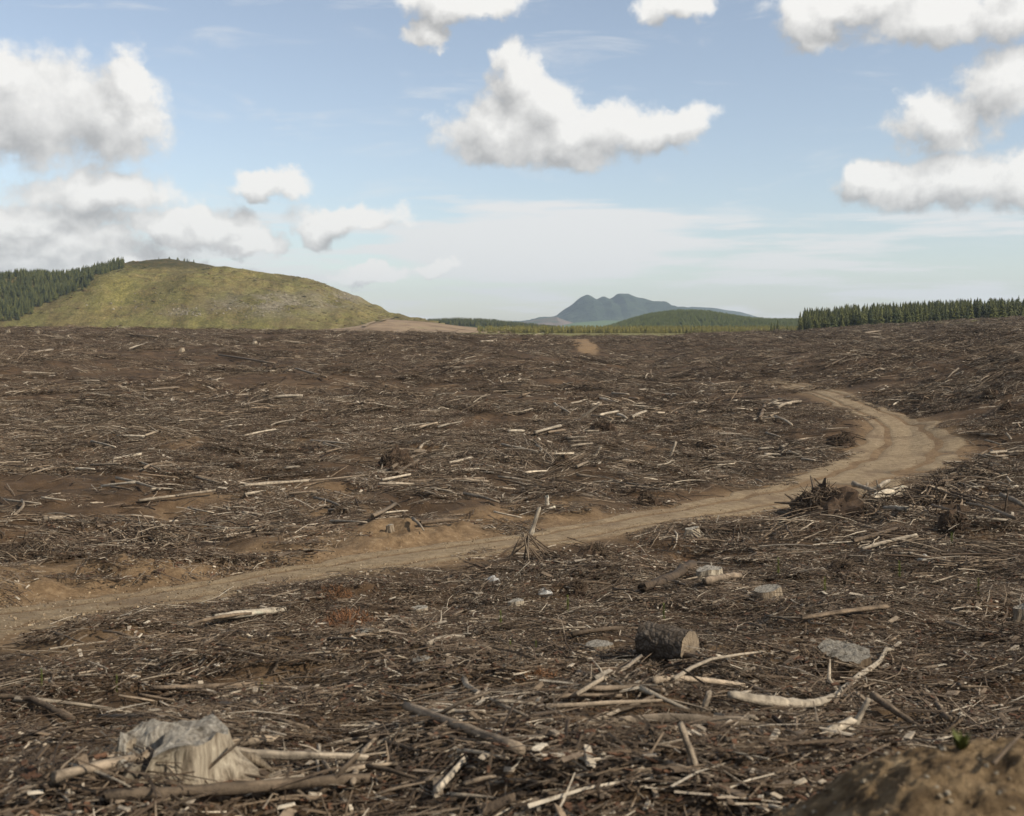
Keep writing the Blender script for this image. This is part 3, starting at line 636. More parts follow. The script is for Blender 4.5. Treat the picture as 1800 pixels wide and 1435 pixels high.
def g_right():
    x = random.uniform(1412, 1960); D = random.uniform(360, 430); Xw = (x-900)/F*D; return (Xw, D, Hs(Xw, 356)-.2+(D-356)*.012)
forest('plantation_forest', 1500, g_right, (4.6, 7.4), con_src, 'dense mass of dark pines filling the plantation behind its front row')
bx = [(-700,575),(25,572),(60,547),(110,520),(200,497),(212,480),(216,440)]
def g_left():
    X = random.uniform(-900, -300); Y = random.uniform(760, 1010); z = float(hill_f(np.array([X]), np.array([Y]))[0])
    ax = 900+F*X/Y; ay = YH+(CZ-z)/Y*F
    if ax < -260 or z < 3.5: return None
    lim = np.interp(ay, [440,470,480,497,520,547,572,600], [212,216,212,200,110,60,25,5])
    return (X, Y, z-.3) if ax < lim+random.uniform(-4, 4) else None
forest('hillside_forest', 22000, g_left, (4.2, 7.0), con_src, 'dark conifer forest covering the left shoulder of the grassy hill', (.8, 1.5))
def g_strip():
    X = random.uniform(*strip_p[0][[0, -1]]); Y = random.uniform(1080, 1250); z = float(strip_f(np.array([X]), np.array([Y]))[0]); 
    ax = 900+F*X/Y
    return (X, Y, z-.3) if ax > 735+random.uniform(0, 25) else None
forest('conifer_belt', 2600, g_strip, (4.5, 6.5), con_src, 'thin dark conifer belt on the low rise beyond the dry grass')
def g_round():
    X = random.uniform(round_p[0][0], 520); Y = random.uniform(970, 1280); z = float(round_f(np.array([X]), np.array([Y]))[0]); return (X, Y, z-.2) if z > 4.8 else None
forest('young_plantation', 15000, g_round, (2.6, 4.0), yng_src, 'even young conifers clothing the rounded hill before the mountain', (1.0, 1.3))
def g_belt():
    D = random.uniform(560, 660); x = random.uniform(840, 1480); 
    if x < 1030 and random.random() < .75*(1-(x-840)/190): return None
    Xw = (x-900)/F*D; return (Xw, D, Hs(Xw, D)-.3)
forest('young_pine_belt', 2600, g_belt, (2.6, 4.4), belt_src, 'belt of low yellow green young pines along the field edge', (.9, 1.2))
def blob_src(seed, col, flat):
    random.seed(seed); m = MB(); vs = []; nu, nv = 7, 4
    for j in range(nv+1):
        for k in range(nu):
            a = 6.283*k/nu; t = j/nv*1.5; w = random.uniform(.7, 1.25); vs.append((math.cos(t)*math.cos(a)*w, math.cos(t)*math.sin(a)*w, math.sin(t)*flat*w))
    m.add(vs, [(j*nu+k, j*nu+(k+1) % nu, (j+1)*nu+(k+1) % nu, (j+1)*nu+k) for j in range(nv) for k in range(nu)], col); return m.build('hill_clump', M['wood'], link=False)
TU = [blob_src(170+i, c, .6) for i, c in enumerate(((.085,.078,.025),(.13,.115,.036),(.15,.10,.044),(.20,.17,.07)))]; RK = [blob_src(180+i, c, .8) for i, c in enumerate(((.22,.19,.14),(.34,.30,.23)))]
random.seed(22)
def g_tus():
    X = random.uniform(-620, -60); Y = random.uniform(770, 985); z = float(hill_f(np.array([X]), np.array([Y]))[0]); return (X, Y, z) if z > 5 and float(fbm(np.array([X*.02]), np.array([Y*.02]), 3)[0]) > random.uniform(-.5, .35) else None
forest('hill_tussocks', 2600, g_tus, (.35, .9), TU, 'tussock and low scrub dotting the grassy hill', (1.0, 2.0))
def g_rock():
    cx_, cy_, sx_, sy_ = random.choice(((475,537,70,16),(475,540,50,12),(600,525,35,14),(330,552,60,8),(300,540,150,25))); ax, ay = random.gauss(cx_, sx_*.6), random.gauss(cy_, sy_*.6); p = cast(ax, ay, hill_f, 760, 1000); return tuple(p) if 765 < p[1] < 960 else None
forest('hill_rocks', 260, g_rock, (.3, .95), RK, 'pale rock outcrops breaking the steep face of the grassy hill', (.7, 1.3))
for k in range(16):
    ax = random.uniform(262, 342); X = (ax-900)/F*DH; Y = DH+random.uniform(-12, 6); z = float(hill_f(np.array([X]), np.array([Y]))[0])
    pine(X, Y, z-.3, random.uniform(2.0, 4.2), 'small dark conifer on the scrubby crown of the grassy hill', 'scrub conifers on the hilltop')

# ------------------------------------------------------------------ named pieces of timber
def stick_thing(name, a, b_, t0, t1, shade, label, cat='branch', group=None, bend=.03, up=False, n=9, seg=10, fork=0, lift=0.0, depth=None):
    A = at(*a)
    if up:
        D = A[1]*(depth or 1.0); Bp = np.array([(b_[0]-900)/F*D, D, CZ-(b_[1]-YH)/F*D]); A = A-np.array([0, 0, .05])
    else: Bp = at(*b_)
    A = Vector(A); Bp = Vector(Bp); r0 = .80*t0*A.y/F/2; r1 = .74*t1*Bp.y/F/2
    d = Bp-A; side = d.cross(Vector((0, 0, 1))).normalized()*d.length*bend*random.choice((-1, 1)); pts = []; rd = []
    ph = random.uniform(.6, 1.6)
    for i in range(seg+1):
        t = i/seg; w = 1+random.uniform(-.16, .16); pts.append(A+d*t+side*(math.sin(t*3.14*ph)+random.uniform(-.22, .22))+Vector((0, 0, abs(bend)*.3*d.length*math.sin(t*3.14)))); rd.append((r0+(r1-r0)*t)*w)
    if not up:
        hh = H(np.array([p.x for p in pts]), np.array([p.y for p in pts])); off = max(h-p.z for h, p in zip(hh, pts))*.75
        for p, r in zip(pts, rd): p.z += max(off, 0)+max(r0, r1)*.55+lift*.6+.05+.0014*A.y
    O = pts[0].copy(); m = MB(); col = woodcol(shade); m.tube([p-O for p in pts], rd, col, n, .10)
    m.c = [tuple(min(.6, ch*q_) for ch in c) for c in m.c for q_ in (random.uniform(.75, 1.2),)]
    o = m.build(name, M['wood'], smooth=True); o.location = O; tag(o, label, cat, group)
    for k in range(fork):
        i = random.randint(2, seg-2); q = pts[i]-O; fd = (d.normalized()*random.uniform(.3, 1)+side.normalized()*random.choice((-1, 1))*random.uniform(.4, .9)+Vector((0, 0, random.uniform(.1, .6)))).normalized()*d.length*random.uniform(.12, .3)
        fm = MB(); fm.tube([q, q+fd*.5+Vector((0, 0, .02)), q+fd], [rd[i]*.55, rd[i]*.45, rd[i]*.22], col, 5, .1); fm.build('twig', M['wood'], o, smooth=True)
    return o
random.seed(31)
S = stick_thing
S('fallen_branch', (95,1412), (480,1335), 26, 20, .62, 'long smooth grey branch lying directly in front of the big notched stump', bend=.02)
S('fallen_branch', (400,1345), (640,1362), 24, 17, .72, 'pale curved branch running right from the foot of the big notched stump', bend=.06)
S('fallen_branch', (185,1424), (640,1392), 27, 24, .55, 'thick peeling branch, lowest of those before the big notched stump', bend=.03)
S('thin_stick', (325,1372), (440,1288), 8, 6, .42, 'thin grey stick leaning up across the roots of the big notched stump', up=True, bend=.02)
S('broken_stick', (545,1398), (628,1328), 15, 12, .58, 'stubby stick propped diagonally at the end of the curved pale branch', up=True, bend=.02)
S('curved_branch', (-20,1252), (140,1288), 11, 15, .38, 'dark curved branch arching over litter left of the big notched stump', bend=.08)
S('broken_log', (715,1278), (915,1358), 20, 24, .55, 'straight grey broken pole lying alone with a splintered lower end', 'log', bend=.012, lift=.06, fork=1)
S('split_board', (768,1412), (818,1352), 18, 15, .80, 'pale split board below the straight grey broken pole', 'wood piece', bend=.005, n=4)
S('split_root', (1058,1296), (1300,1290), 15, 26, .62, 'ragged split root lying end to end with the long crooked branch', 'root', bend=.05)
def path_branch(pts, label):
    W = spline(np.array([list(cast(x, y, H0)) for x, y, t in pts]), 34); W[:, 2] = H(W[:, 0], W[:, 1]); tk = np.interp(np.linspace(0, len(pts)-1, 34), range(len(pts)), [t for x, y, t in pts])
    m = MB(); O = Vector(W[0]); P_ = [Vector(w)-O+Vector((0, 0, .05+tk[i]*W[i][1]/F*.3+random.uniform(-.008, .008))) for i, w in enumerate(W)]
    zs = np.convolve(np.pad([p.z for p in P_], 6, mode='edge'), np.ones(13)/13, 'valid')
    for p, z in zip(P_, zs): p.z = max(z+.07, p.z)
    m.tube(P_, [tk[i]*W[i][1]/F/2*random.uniform(.88, 1.1) for i in range(34)], woodcol(.8), 10, .12); o = m.build('crooked_branch', M['wood'], smooth=True); o.location = O; tag(o, label, 'branch')
    q = MB(); k = 20; q.tube([P_[k], P_[k]+Vector((-.06, .1, .10)), P_[k]+Vector((-.03, .16, .26))], [.022, .018, .006], woodcol(.7), 6); q.build('twig', M['wood'], o, smooth=True)
path_branch([(1285,1290,15),(1345,1284,21),(1400,1272,17),(1440,1256,13),(1466,1238,11),(1500,1214,10),(1540,1190,8),(1582,1165,5)], 'long crooked bleached branch, thick at its butt, rising right to a thin tip')
S('mossy_stick', (1236,1372), (1197,1276), 14, 16, .60, 'blotched grey stick standing across the ragged split root', up=True, bend=.03)
S('mossy_stick', (1210,1366), (1252,1408), 14, 11, .5, 'short dark stick continuing below the blotched standing stick', bend=.03)
S('wood_slab', (1490,1284), (1528,1228), 22, 10, .84, 'leaf shaped pale slab of wood standing on its point', 'wood piece', up=True, bend=.01, n=4)
S('wood_slab', (1455,1312), (1498,1290), 26, 20, .82, 'blunt pale chunk at the foot of the leaf shaped slab', 'wood piece', bend=.01, n=5)
S('broken_log', (1535,1246), (1622,1308), 16, 12, .48, 'grey rounded limb pointing down toward the sandy mound', 'log', bend=.02)
S('forked_branch', (1630,1302), (1688,1262), 12, 8, .5, 'antler like forked branch rising behind the sandy mound', up=True, bend=.06, fork=3)
S('broken_stick', (1640,1238), (1676,1290), 10, 14, .42, 'dark stick leaning beside the antler like forked branch', bend=.03)
S('short_stick', (1228,1258), (1246,1220), 13, 15, .6, 'short upright offcut left of the long crooked branch', up=True, bend=.01)
S('fallen_branch', (1245,1218), (1322,1198), 12, 10, .6, 'smooth pole ending at the short upright offcut', bend=.01)
S('fallen_branch', (1410,1108), (1560,1088), 9, 12, .52, 'grey log lying behind the half buried stump', 'log', bend=.02)
S('white_log', (378,1104), (497,1088), 17, 15, .97, 'bleached white log beside the track, brightest in the near slash', 'log', bend=.01)
S('fallen_branch', (330,1112), (455,1085), 7, 9, .45, 'dark branch lying against the bleached white log', bend=.03)
S('fallen_log', (1130,1050), (1225,1008), 20, 24, .25, 'dark bark covered log leaning onto the bleached flared stump', 'log', bend=.02)
S('fallen_log', (1240,1038), (1302,1026), 17, 16, .55, 'grey stub of log in front of the bleached flared stump', 'log', bend=.01)
S('fallen_branch', (1515,975), (1612,950), 9, 8, .85, 'pale stripped pole below the slash pile', bend=.02)
S('fallen_branch', (1500,962), (1575,940), 10, 9, .45, 'grey pole above the pale stripped pole', bend=.02)
S('leaning_pole', (930,946), (948,894), 11, 8, .9, 'white pole leaning out of the teepee of sticks by the track', 'pole', up=True, bend=.015)
S('bent_pole', (948,898), (972,893), 9, 7, .9, 'white crosspiece lying at the tip of the leaning white pole', 'pole', up=True, bend=.02)
S('wood_stub', (962,889), (961,873), 10, 10, .95, 'white upright stub of wood on the bare bank across the track', 'wood piece', up=True, bend=.005)
for k in range(26):
    a = random.uniform(0, 6.3); bx_, by_ = 930+52*math.cos(a), 975+16*math.sin(a)
    S('teepee_stick', (bx_, by_), (928+random.uniform(-16, 16), 943+random.uniform(-6, 10)), 5, 3, random.uniform(.1, .6), 'grey stick in the teepee of sticks beside the track', 'stick', 'sticks of the roadside teepee', up=True, bend=.03, n=5, seg=4)
# slash pile on the near side of the turnaround
for (a, b_, t0, t1, sh, lb) in (((1530,893),(1590,876),15,13,.82,'fat pale log crossing the top of the slash pile'),((1540,905),(1585,884),12,10,.7,'second fat log under the top log of the slash pile'),
    ((1500,868),(1540,882),11,9,.75,'pale log sloping down the left of the slash pile logs'),((1555,915),(1595,918),13,13,.85,'short pale log end at the foot of the slash pile'),
    ((1545,872),(1562,860),9,8,.8,'small pale log poking from the crest of the slash pile'),((1560,893),(1640,890),7,6,.5,'long grey pole at the right of the slash pile'),
    ((1640,905),(1700,925),7,5,.5,'grey pole sloping toward the upturned stump'),((1700,905),(1790,935),6,9,.6,'long pole right of the upturned stump'),
    ((1715,930),(1770,934),7,6,.75,'pale pole lying low beyond the upturned stump'),((1760,890),(1800,908),10,13,.7,'thick pale log at the far right beyond the upturned stump'),
    ((1620,870),(1720,905),5,4,.3,'dark pole slanting down behind the slash pile'),((1650,878),(1760,915),5,4,.28,'dark thin pole parallel to the slanting dark pole')):
    S('pile_log', a, b_, t0, t1, sh, lb, 'log', bend=.015, lift=.28)
for (a, b_, t0, lb) in (((1440,872),(1426,840),6,'dark stick spearing up from the left of the slash pile'),((1460,868),(1432,842),5,'thin dark stick leaning left on the slash pile'),
    ((1520,866),(1525,850),8,'pale upright offcut on top of the slash pile'),((1545,862),(1541,845),5,'short pale twig upright on the slash pile'),((1765,918),(1771,866),6,'dark post standing upright in the roadside slash'),
    ((1645,900),(1655,872),5,'dark leaning post right of the slash pile'),((1176,808),(1188,778),7,'pale stick standing aslant in the slash across the track'),((1040,808),(1056,787),8,'pale tapered stick leaning left of the aslant stick'),
    ((1012,742),(1056,709),7,'pale pole raised on brush in the middle of the field')):
    S('standing_stick', a, b_, t0, t0*.7, .75 if 'pale' in lb else .2, lb, 'stick', up=True, bend=.02)
mid = [((430,862),(542,853),8,7,.7,'long grey branch at the left beyond the cut bank'),((545,858),(640,848),5,5,.55,'thin pole in line with the long grey branch'),((310,882),(378,873),6,6,.6,'grey pole lying left of the long grey branch'),
 ((205,850),(282,870),7,5,.7,'pale curved pole sloping right on the left field'),((160,830),(210,828),5,5,.7,'pale stick beside the sloping curved pole'),((200,815),(247,806),6,7,.8,'pale pole pointing up the left field'),
 ((78,922),(130,918),10,9,.65,'stout pale log on the dark slash by the cut bank'),((655,918),(697,896),9,10,.55,'grey log tilted above the cut bank'),((740,931),(802,924),10,11,.35,'dark log at the edge of the cut bank'),
 ((720,858),(850,852),5,6,.6,'long thin pole across the field right of the upturned roots'),((790,822),(830,812),6,6,.85,'pale short log right of the upturned roots'),((688,838),(745,808),7,7,.62,'pale log resting against the upturned roots'),
 ((700,842),(735,818),6,6,.5,'second log resting against the upturned roots'),((940,770),(985,757),7,6,.88,'pale branch in the middle of the field'),((975,717),(1000,735),5,4,.8,'pale stick pointing down toward the middle branch'),
 ((1055,737),(1085,730),6,6,.85,'pale log right of the raised pole'),((1112,742),(1134,730),6,6,.85,'pale log sloping up in the bright mid slash'),((1090,718),(1160,724),4,4,.8,'pale thin pole over the bright mid slash'),
 ((1358,716),(1388,716),6,6,.8,'pale stick left of the track bend'),((1335,745),(1342,722),8,8,.5,'grey log end on beside the track bend'),((1570,718),(1598,703),4,4,.8,'pale stick on the slope right of the track'),
 ((465,706),(530,703),8,7,.8,'pale solid log lying square across the left field'),((520,655),(572,671),4,6,.75,'pale log sloping right on the upper left field'),((655,727),(688,722),5,5,.8,'pale stick in the field below the upper logs'),
 ((430,720),(480,706),4,4,.7,'thin pale branch left of the solid log'),((20,573),(95,570),5,4,.75,'long pale log on the left skyline edge below the forest'),((228,592),(278,598),4,4,.6,'thin log below the left skyline'),
 ((228,618),(255,608),4,3,.75,'thin pale pole slanting up near the left skyline'),((145,627),(205,628),4,4,.55,'thin grey pole on the upper left field'),((60,625),(92,620),5,5,.75,'short pale log on the upper left field'),
 ((385,630),(485,646),4,5,.6,'long thin pole on the field below the hill'),((40,660),(95,663),5,5,.7,'pale pole at the left of the field'),((255,692),(315,687),6,5,.55,'grey log left of the solid pale log'),
 ((845,605),(865,604),4,4,.8,'small pale log near the middle skyline'),((1520,591),(1552,587),4,4,.6,'pale log high on the right slope'),((1605,605),(1625,602),4,4,.7,'short pale log high on the right slope'),
 ((1675,667),(1692,660),5,5,.8,'pale stick midway on the right slope'),((1450,655),(1488,635),3,3,.5,'grey pole slanting on the right slope'),((1340,640),(1395,630),4,3,.2,'dark pole at the foot of the right slope')]
for a, b_, t0, t1, sh, lb in mid: S('weathered_log', a, b_, t0, t1, sh, lb, 'log', bend=.009, n=7, seg=6, lift=.04)
zones = [('fore', (20,1290,1200,1420), 24, 'long bleached branch in the tangled foreground slash', (9,17), (90,230)), ('butt', (150,470,1345,1425), 9, 'grey stick tangled round the foot of the big notched stump', (6,11), (60,130)), ('near', (560,1320,1130,1420), 52, 'short grey stick among the wood chips before the sandy mound', (9,26), (50,120)), ('near2', (20,560,1120,1240), 26, 'thin grey stick in the slash between track and big notched stump', (4,8), (30,90)),
 ('near3', (1000,1780,960,1230), 34, 'short weathered stick in the churned soil around the sawn bark log', (4,8), (22,70)), ('mid', (0,900,740,930), 58, 'weathered stick in the dark slash above the cut bank', (4,8), (22,70)),
 ('mid2', (900,1480,690,850), 70, 'bleached stick in the pale slash within the bend of the track', (4,8), (14,44)), ('right', (1690,1800,770,900), 22, 'bleached chip log in the roadside slash right of the turnaround', (4,8), (12,34))]
for zn, (x0, x1, y0, y1), n, lb, tk, ln in zones:
    for k in range(n):
        for _ in range(20):
            x = random.uniform(x0, x1); y = random.uniform(y0, y1); P0 = at(x, y); d, s_ = road_dist(np.array([P0[0]]), np.array([P0[1]]))
            if d[0] > .5 and not (x > 1330 and y > 1290): break
        a = random.gauss(0, .5); l = random.uniform(*ln); t = random.uniform(*tk)*(.55 if zn == 'near' else 1)
        if zn == 'fore': a = random.gauss(0, 1.0)
        S('weathered_stick', (x, y), (min(x+l*math.cos(a), 1770), min(y+l*math.sin(a)*.45, 1428)), t, t*random.uniform(.5, .9), random.uniform(.35, .75) if 'grey' in lb or 'short' in lb else random.uniform(.5, .9), lb, 'stick', 'loose sticks: '+lb, bend=.03, n=5, seg=4)

# ------------------------------------------------------------------ stumps
def stump(x, y, w, h, label, shade=.6, notch=0, seed=1, nroot=5, tilt=(0, 0), cat='stump', rag=.02):
    random.seed(seed); P = at(x, y); D = P[1]; r = w*D/F/2; hh = h*D/F; na = 40
    m = MB(); ph = [random.uniform(0, 6.3) for _ in range(4)]
    def rad(a): return r*(1+.07*math.sin(2*a+ph[0])+.05*math.sin(3*a+ph[1])+.04*math.sin(7*a+ph[2]))
    def ztop(px_, py_):
        z = hh*(1+.06*math.sin(px_/r*2+ph[3]))+.12*hh*px_/r
        if notch:
            q = sstep(-.05*r, -.16*r, px_)*sstep(.35*r, .2*r, py_); z = z*(1-q)+(hh*.38)*q
            q2 = sstep(.25*r, .05*r, abs(px_+.15*r))*sstep(.30*r, .12*r, abs(py_-.25*r)); z -= hh*.45*q2
        return float(z)+hh*rag*4*float(fbm(np.array([px_/r*3+seed]), np.array([py_/r*3]), 3)[0])
    vs = []; cs = []; top = []
    for j, f in enumerate((1.55, 1.28, 1.12, 1.04, 1.0)):
        zf = (0, .22, .5, .78, 1)[j]
        for k in range(na):
            a = 2*math.pi*k/na; fl = 1+(f-1)*(1+.9*math.sin(5*a+ph[1])); rr_ = rad(a)*fl*(1+random.uniform(-.02, .02)); X_, Y_ = rr_*math.cos(a), rr_*math.sin(a)
            if notch and .9 < (a % 6.283)-4.6+.9 < 1.55 and j < 4: X_ *= .72; Y_ *= .72
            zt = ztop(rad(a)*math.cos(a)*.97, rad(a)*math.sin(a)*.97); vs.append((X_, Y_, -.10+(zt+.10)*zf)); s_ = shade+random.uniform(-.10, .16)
            cs.append(woodcol(s_ if j > 1 else s_-.2))
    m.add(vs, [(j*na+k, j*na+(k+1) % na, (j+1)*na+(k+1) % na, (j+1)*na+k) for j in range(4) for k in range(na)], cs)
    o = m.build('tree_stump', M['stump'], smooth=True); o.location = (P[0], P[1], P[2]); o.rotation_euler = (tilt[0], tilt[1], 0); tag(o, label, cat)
    t = MB(); vs = []; rings = 14
    for i in range(rings+1):
        for k in range(na):
            a = 2*math.pi*k/na; rr_ = rad(a)*(1-i/rings)*.998; x_, y_ = rr_*math.cos(a), rr_*math.sin(a)
            vs.append((x_, y_, ztop(x_, y_) if i else o.data.vertices[4*na+k].co.z))
    t.add(vs, [(i*na+k, i*na+(k+1) % na, (i+1)*na+(k+1) % na, (i+1)*na+k) for i in range(rings) for k in range(na)], [tuple(g*q_*(.55+.5*shade) for g in (.40,.37,.325)) for _ in vs for q_ in (random.uniform(.8, 1.15),)])
    t.build('cut_top', M['stump'], o)
    for k in range(nroot):
        a = 6.283*(k+random.uniform(-.3, .3))/nroot; d = Vector((math.cos(a), math.sin(a), 0)); q = MB(); l = random.uniform(.5, 1.1)*r
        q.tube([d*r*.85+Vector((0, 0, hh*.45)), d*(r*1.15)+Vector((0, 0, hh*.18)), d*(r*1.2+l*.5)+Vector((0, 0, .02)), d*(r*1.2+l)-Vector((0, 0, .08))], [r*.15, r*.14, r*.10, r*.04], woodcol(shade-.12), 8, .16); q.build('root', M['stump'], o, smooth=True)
    return o
stump(296, 1352, 186, 60, 'big weathered stump with a deep stepped notch and flared roots', .88, 1, 41, 4, rag=.10)
stump(740, 1183, 34, 24, 'small round stump with a clean flat top in open litter', .45, 0, 42, 3)
stump(737, 1084, 30, 16, 'small low stump with a pale rim near the rusty dead bush', .75, 0, 43, 4)
stump(907, 1070, 26, 14, 'small bleached stump with splayed roots near the white stone', .82, 0, 44, 5)
stump(1246, 1030, 42, 30, 'bleached flared stump with a dark log leaning on it', .85, 0, 45, 6)
stump(1348, 1058, 48, 24, 'broad grey stump with splintered rim right of the bleached flared stump', .6, 0, 46, 5)
stump(1052, 1152, 46, 20, 'low ragged stump just left of the sawn bark log', .58, 0, 47, 4)
stump(640, 1122, 36, 14, 'low grey stump at the foot of the rusty dead bush', .55, 0, 48, 3)
stump(1216, 944, 24, 16, 'bleached stump remnant beside the track', .85, 0, 49, 6)
stump(685, 935, 13, 12, 'small upright stump on the cut bank', .6, 0, 50, 3)
stump(1798, 1105, 30, 40, 'tall pale stump cut off by the edge of the dark litter slope', .65, 0, 51, 4)
stump(1478, 1178, 92, 36, 'wide half buried stump heaped with soil behind the long crooked branch', .22, 0, 52, 2, tilt=(.12, .15), rag=.05)
for k, (x, y) in enumerate(((14,586),(66,588),(300,602),(320,618),(118,596),(448,606))):
    stump(x, y, 7, 6, 'tiny pale stump near the left skyline of the cutover', .8, 0, 60+k, 3)['group'] = 'stumps near the left skyline'

# sawn log with bark
def sawn_log():
    random.seed(71); P = at(1175, 1168); D = P[1]; r = 33*D/F; L_ = 94*D/F
    e = bpy.data.objects.new('sawn_log', None); COL.objects.link(e); e.location = (P[0], P[1]+r*.5, P[2]+r*.86); e.rotation_euler = (0, R(90), R(-40)); tag(e, 'short thick sawn log with dark bark and an exposed tan end', 'log')
    na = 72; m = MB(); vs = []
    for i in range(25):
        for k in range(na):
            a = 2*math.pi*k/na; rr_ = r*(1+.05*math.sin(2*a+1)+.025*math.sin(9*a+i*.4)+random.uniform(-.008, .008)+(.018 if float(vnoise(np.array([k*.25+3]), np.array([i*.30]))[0]) > .02 else -.012)); vs.append((rr_*math.cos(a), rr_*math.sin(a), L_*(i/24-.5)+random.uniform(-.01, .01)))
    m.add(vs, [(i*na+k, i*na+(k+1) % na, (i+1)*na+(k+1) % na, (i+1)*na+k) for i in range(24) for k in range(na)], (.05,.045,.04))
    m.build('bark', M['bark'], e)
    for nm, z in (('sawn_end', L_/2), ('sawn_end', -L_/2)):
        c = MB(); vs = [(0, 0, z)]
        for i in range(1, 6):
            for k in range(na):
                q = vs_ = m.v[(24 if z > 0 else 0)*na+k]; vs.append((q[0]*i/5*.985, q[1]*i/5*.985, z+random.uniform(-.004, .004)+(.002 if z > 0 else -.002)))
        fs = [(0, 1+k, 1+(k+1) % na) for k in range(na)]+[(1+i*na+k, 1+(i+1)*na+k, 1+(i+1)*na+(k+1) % na, 1+i*na+(k+1) % na) for i in range(4) for k in range(na)]
        c.add(vs, fs, (.3,.24,.17)); c.build(nm, M['cut'], e)
sawn_log()

# upturned root masses
def root_mass(x, y, w, h, label, seed, shade=.2, nroot=11, nfine=420):
    random.seed(seed); P = at(x, y); D = P[1]; r = w*D/F/2; hh = h*D/F; m = MB(); nu, nv = 28, 12; vs = []
    o_ = random.uniform(0, 90)
    for j in range(nv+1):
        for k in range(nu):
            a = 2*math.pi*k/nu; t = j/nv*math.pi/2; n_ = 1+.9*float(fbm(np.array([math.cos(a)*1.7+o_]), np.array([math.sin(a)*1.7+t*2]), 4)[0]); vs.append((r*math.cos(t)*math.cos(a)*n_, r*math.cos(t)*math.sin(a)*n_, hh*.8*math.sin(t)*n_-.12))
    m.add(vs, [(j*nu+k, j*nu+(k+1) % nu, (j+1)*nu+(k+1) % nu, (j+1)*nu+k) for j in range(nv) for k in range(nu)], (.06,.04,.03))
    o = m.build('root_mass', M['soil']); o.location = P; tag(o, label, 'roots')
    for k in range(nroot):
        a = random.uniform(0, 6.3); el_ = random.uniform(-.1, .95); d = Vector((math.cos(a)*math.cos(el_), math.sin(a)*math.cos(el_), math.sin(el_))); q = MB(); l = r*random.uniform(.5, 1.25); b0 = Vector((d.x*r*.5, d.y*r*.5, d.z*hh*.5))
        sd_ = Vector((random.uniform(-1, 1), random.uniform(-1, 1), random.uniform(-1.1, .3)))*l*.5
        q.tube([b0, b0+d*l*.4+sd_*.4, b0+d*l*.8+sd_], [r*.06, r*.045, r*.02], woodcol(shade+random.uniform(-.1, .35)), 6, .12); q.build('root', M['wood'], o)
    q = MB()
    for k in range(nfine):
        a = random.uniform(0, 6.3); el_ = random.uniform(0, 1.5); d = Vector((math.cos(a)*math.cos(el_), math.sin(a)*math.cos(el_), math.sin(el_))); b0 = Vector((d.x*r*.85, d.y*r*.85, d.z*hh*.72)); t2 = Vector((random.gauss(0, 1), random.gauss(0, 1), random.gauss(0, .7))).normalized()*r*random.uniform(.2, .6)
        q.tube([b0-t2*.4, b0+d*r*.06, b0+t2*.6], [r*.016, r*.013, r*.006], woodcol(random.uniform(0, .45)), 3, .1)
    q.build('root_fibres', M['wood'], o)['kind'] = 'stuff'
    return o
root_mass(1432, 1184, 150, 46, 'soil heap burying the left of the wide half buried stump', 98, .3, 4, 200)
root_mass(695, 828, 66, 48, 'upturned dark root mass with logs against it in mid field', 81)
root_mass(1452, 908, 135, 62, 'tangled root heap forming the left of the slash pile', 82, nfine=320)
root_mass(1680, 935, 52, 44, 'upturned pale stump with splayed roots right of the slash pile', 83, .6, 14)
root_mass(1045, 985, 68, 36, 'dark clod of roots and soil right of the teepee of sticks', 84)
root_mass(1138, 888, 42, 26, 'round dark bush like root ball at the track edge', 85, nfine=320)
root_mass(988, 822, 34, 26, 'dark root clod in the field above the track', 86)
root_mass(1015, 1040, 40, 28, 'black soil clod thrown up near the white stone', 87)
root_mass(1480, 1005, 50, 26, 'dark root clod in churned soil below the pale poles', 88)
root_mass(1590, 1180, 52, 22, 'black soil clod at the tip of the long crooked branch', 89, .1)
root_mass(1740, 700, 30, 20, 'upturned roots on the right slope above the turnaround', 90, .45)
root_mass(1770, 720, 24, 16, 'smaller upturned roots on the right slope', 91, .4)
root_mass(1480, 782, 50, 22, 'root heap at the inside of the track bend', 92, .3)
root_mass(1245, 790, 44, 20, 'root heap in the slash beside the aslant pale stick', 93, .3)
root_mass(1060, 760, 46, 26, 'dark root heap under the raised pale pole', 94, .3)
root_mass(600, 905, 30, 20, 'dark round root clod at the left field near the cut bank', 95)

# rusty dead bushes
def bush(x, y, w, h, label, seed, n=700, material='needle'):
    random.seed(seed); P = at(x, y); D = P[1]; r = w*D/F/2; hh = h*D/F; m = MB()
    for k in range(n):
        a = random.uniform(0, 6.3); q = random.random()**.5; b0 = Vector((math.cos(a)*q*r, math.sin(a)*q*r, hh*(1-q*q)*random.random())); d = Vector((random.gauss(0, 1), random.gauss(0, 1), random.gauss(.6, .7))).normalized()*r*random.uniform(.12, .3); s_ = Vector((d.y, -d.x, 0)).normalized()*r*.012
        sh = random.uniform(.5, 1.5); m.add([b0-s_, b0+s_, b0+d], [(0, 1, 2)], (sh, sh*.95, sh*.9))
    o = m.build('dead_bush', M[material]); o.location = P; tag(o, label, 'bush')
    t = MB()
    for k in range(7):
        a = random.uniform(0, 6.3); t.tube([(0, 0, -.05), (math.cos(a)*r*.4, math.sin(a)*r*.4, hh*.5), (math.cos(a)*r*.8, math.sin(a)*r*.8, hh*.9)], [r*.03, r*.02, r*.01], woodcol(.15), 4)
    t.build('stem', M['wood'], o)
bush(612, 1106, 120, 34, 'large rusty brown dead bush beside the track', 101, 1500)
bush(588, 1050, 70, 22, 'smaller rusty dead bush above the large one', 102, 900)
bush(1440, 1108, 34, 24, 'small orange dead bush on the grey log', 103, 500)
bush(945, 1205, 120, 26, 'flat orange brown needle heap in open litter', 104, 1300)
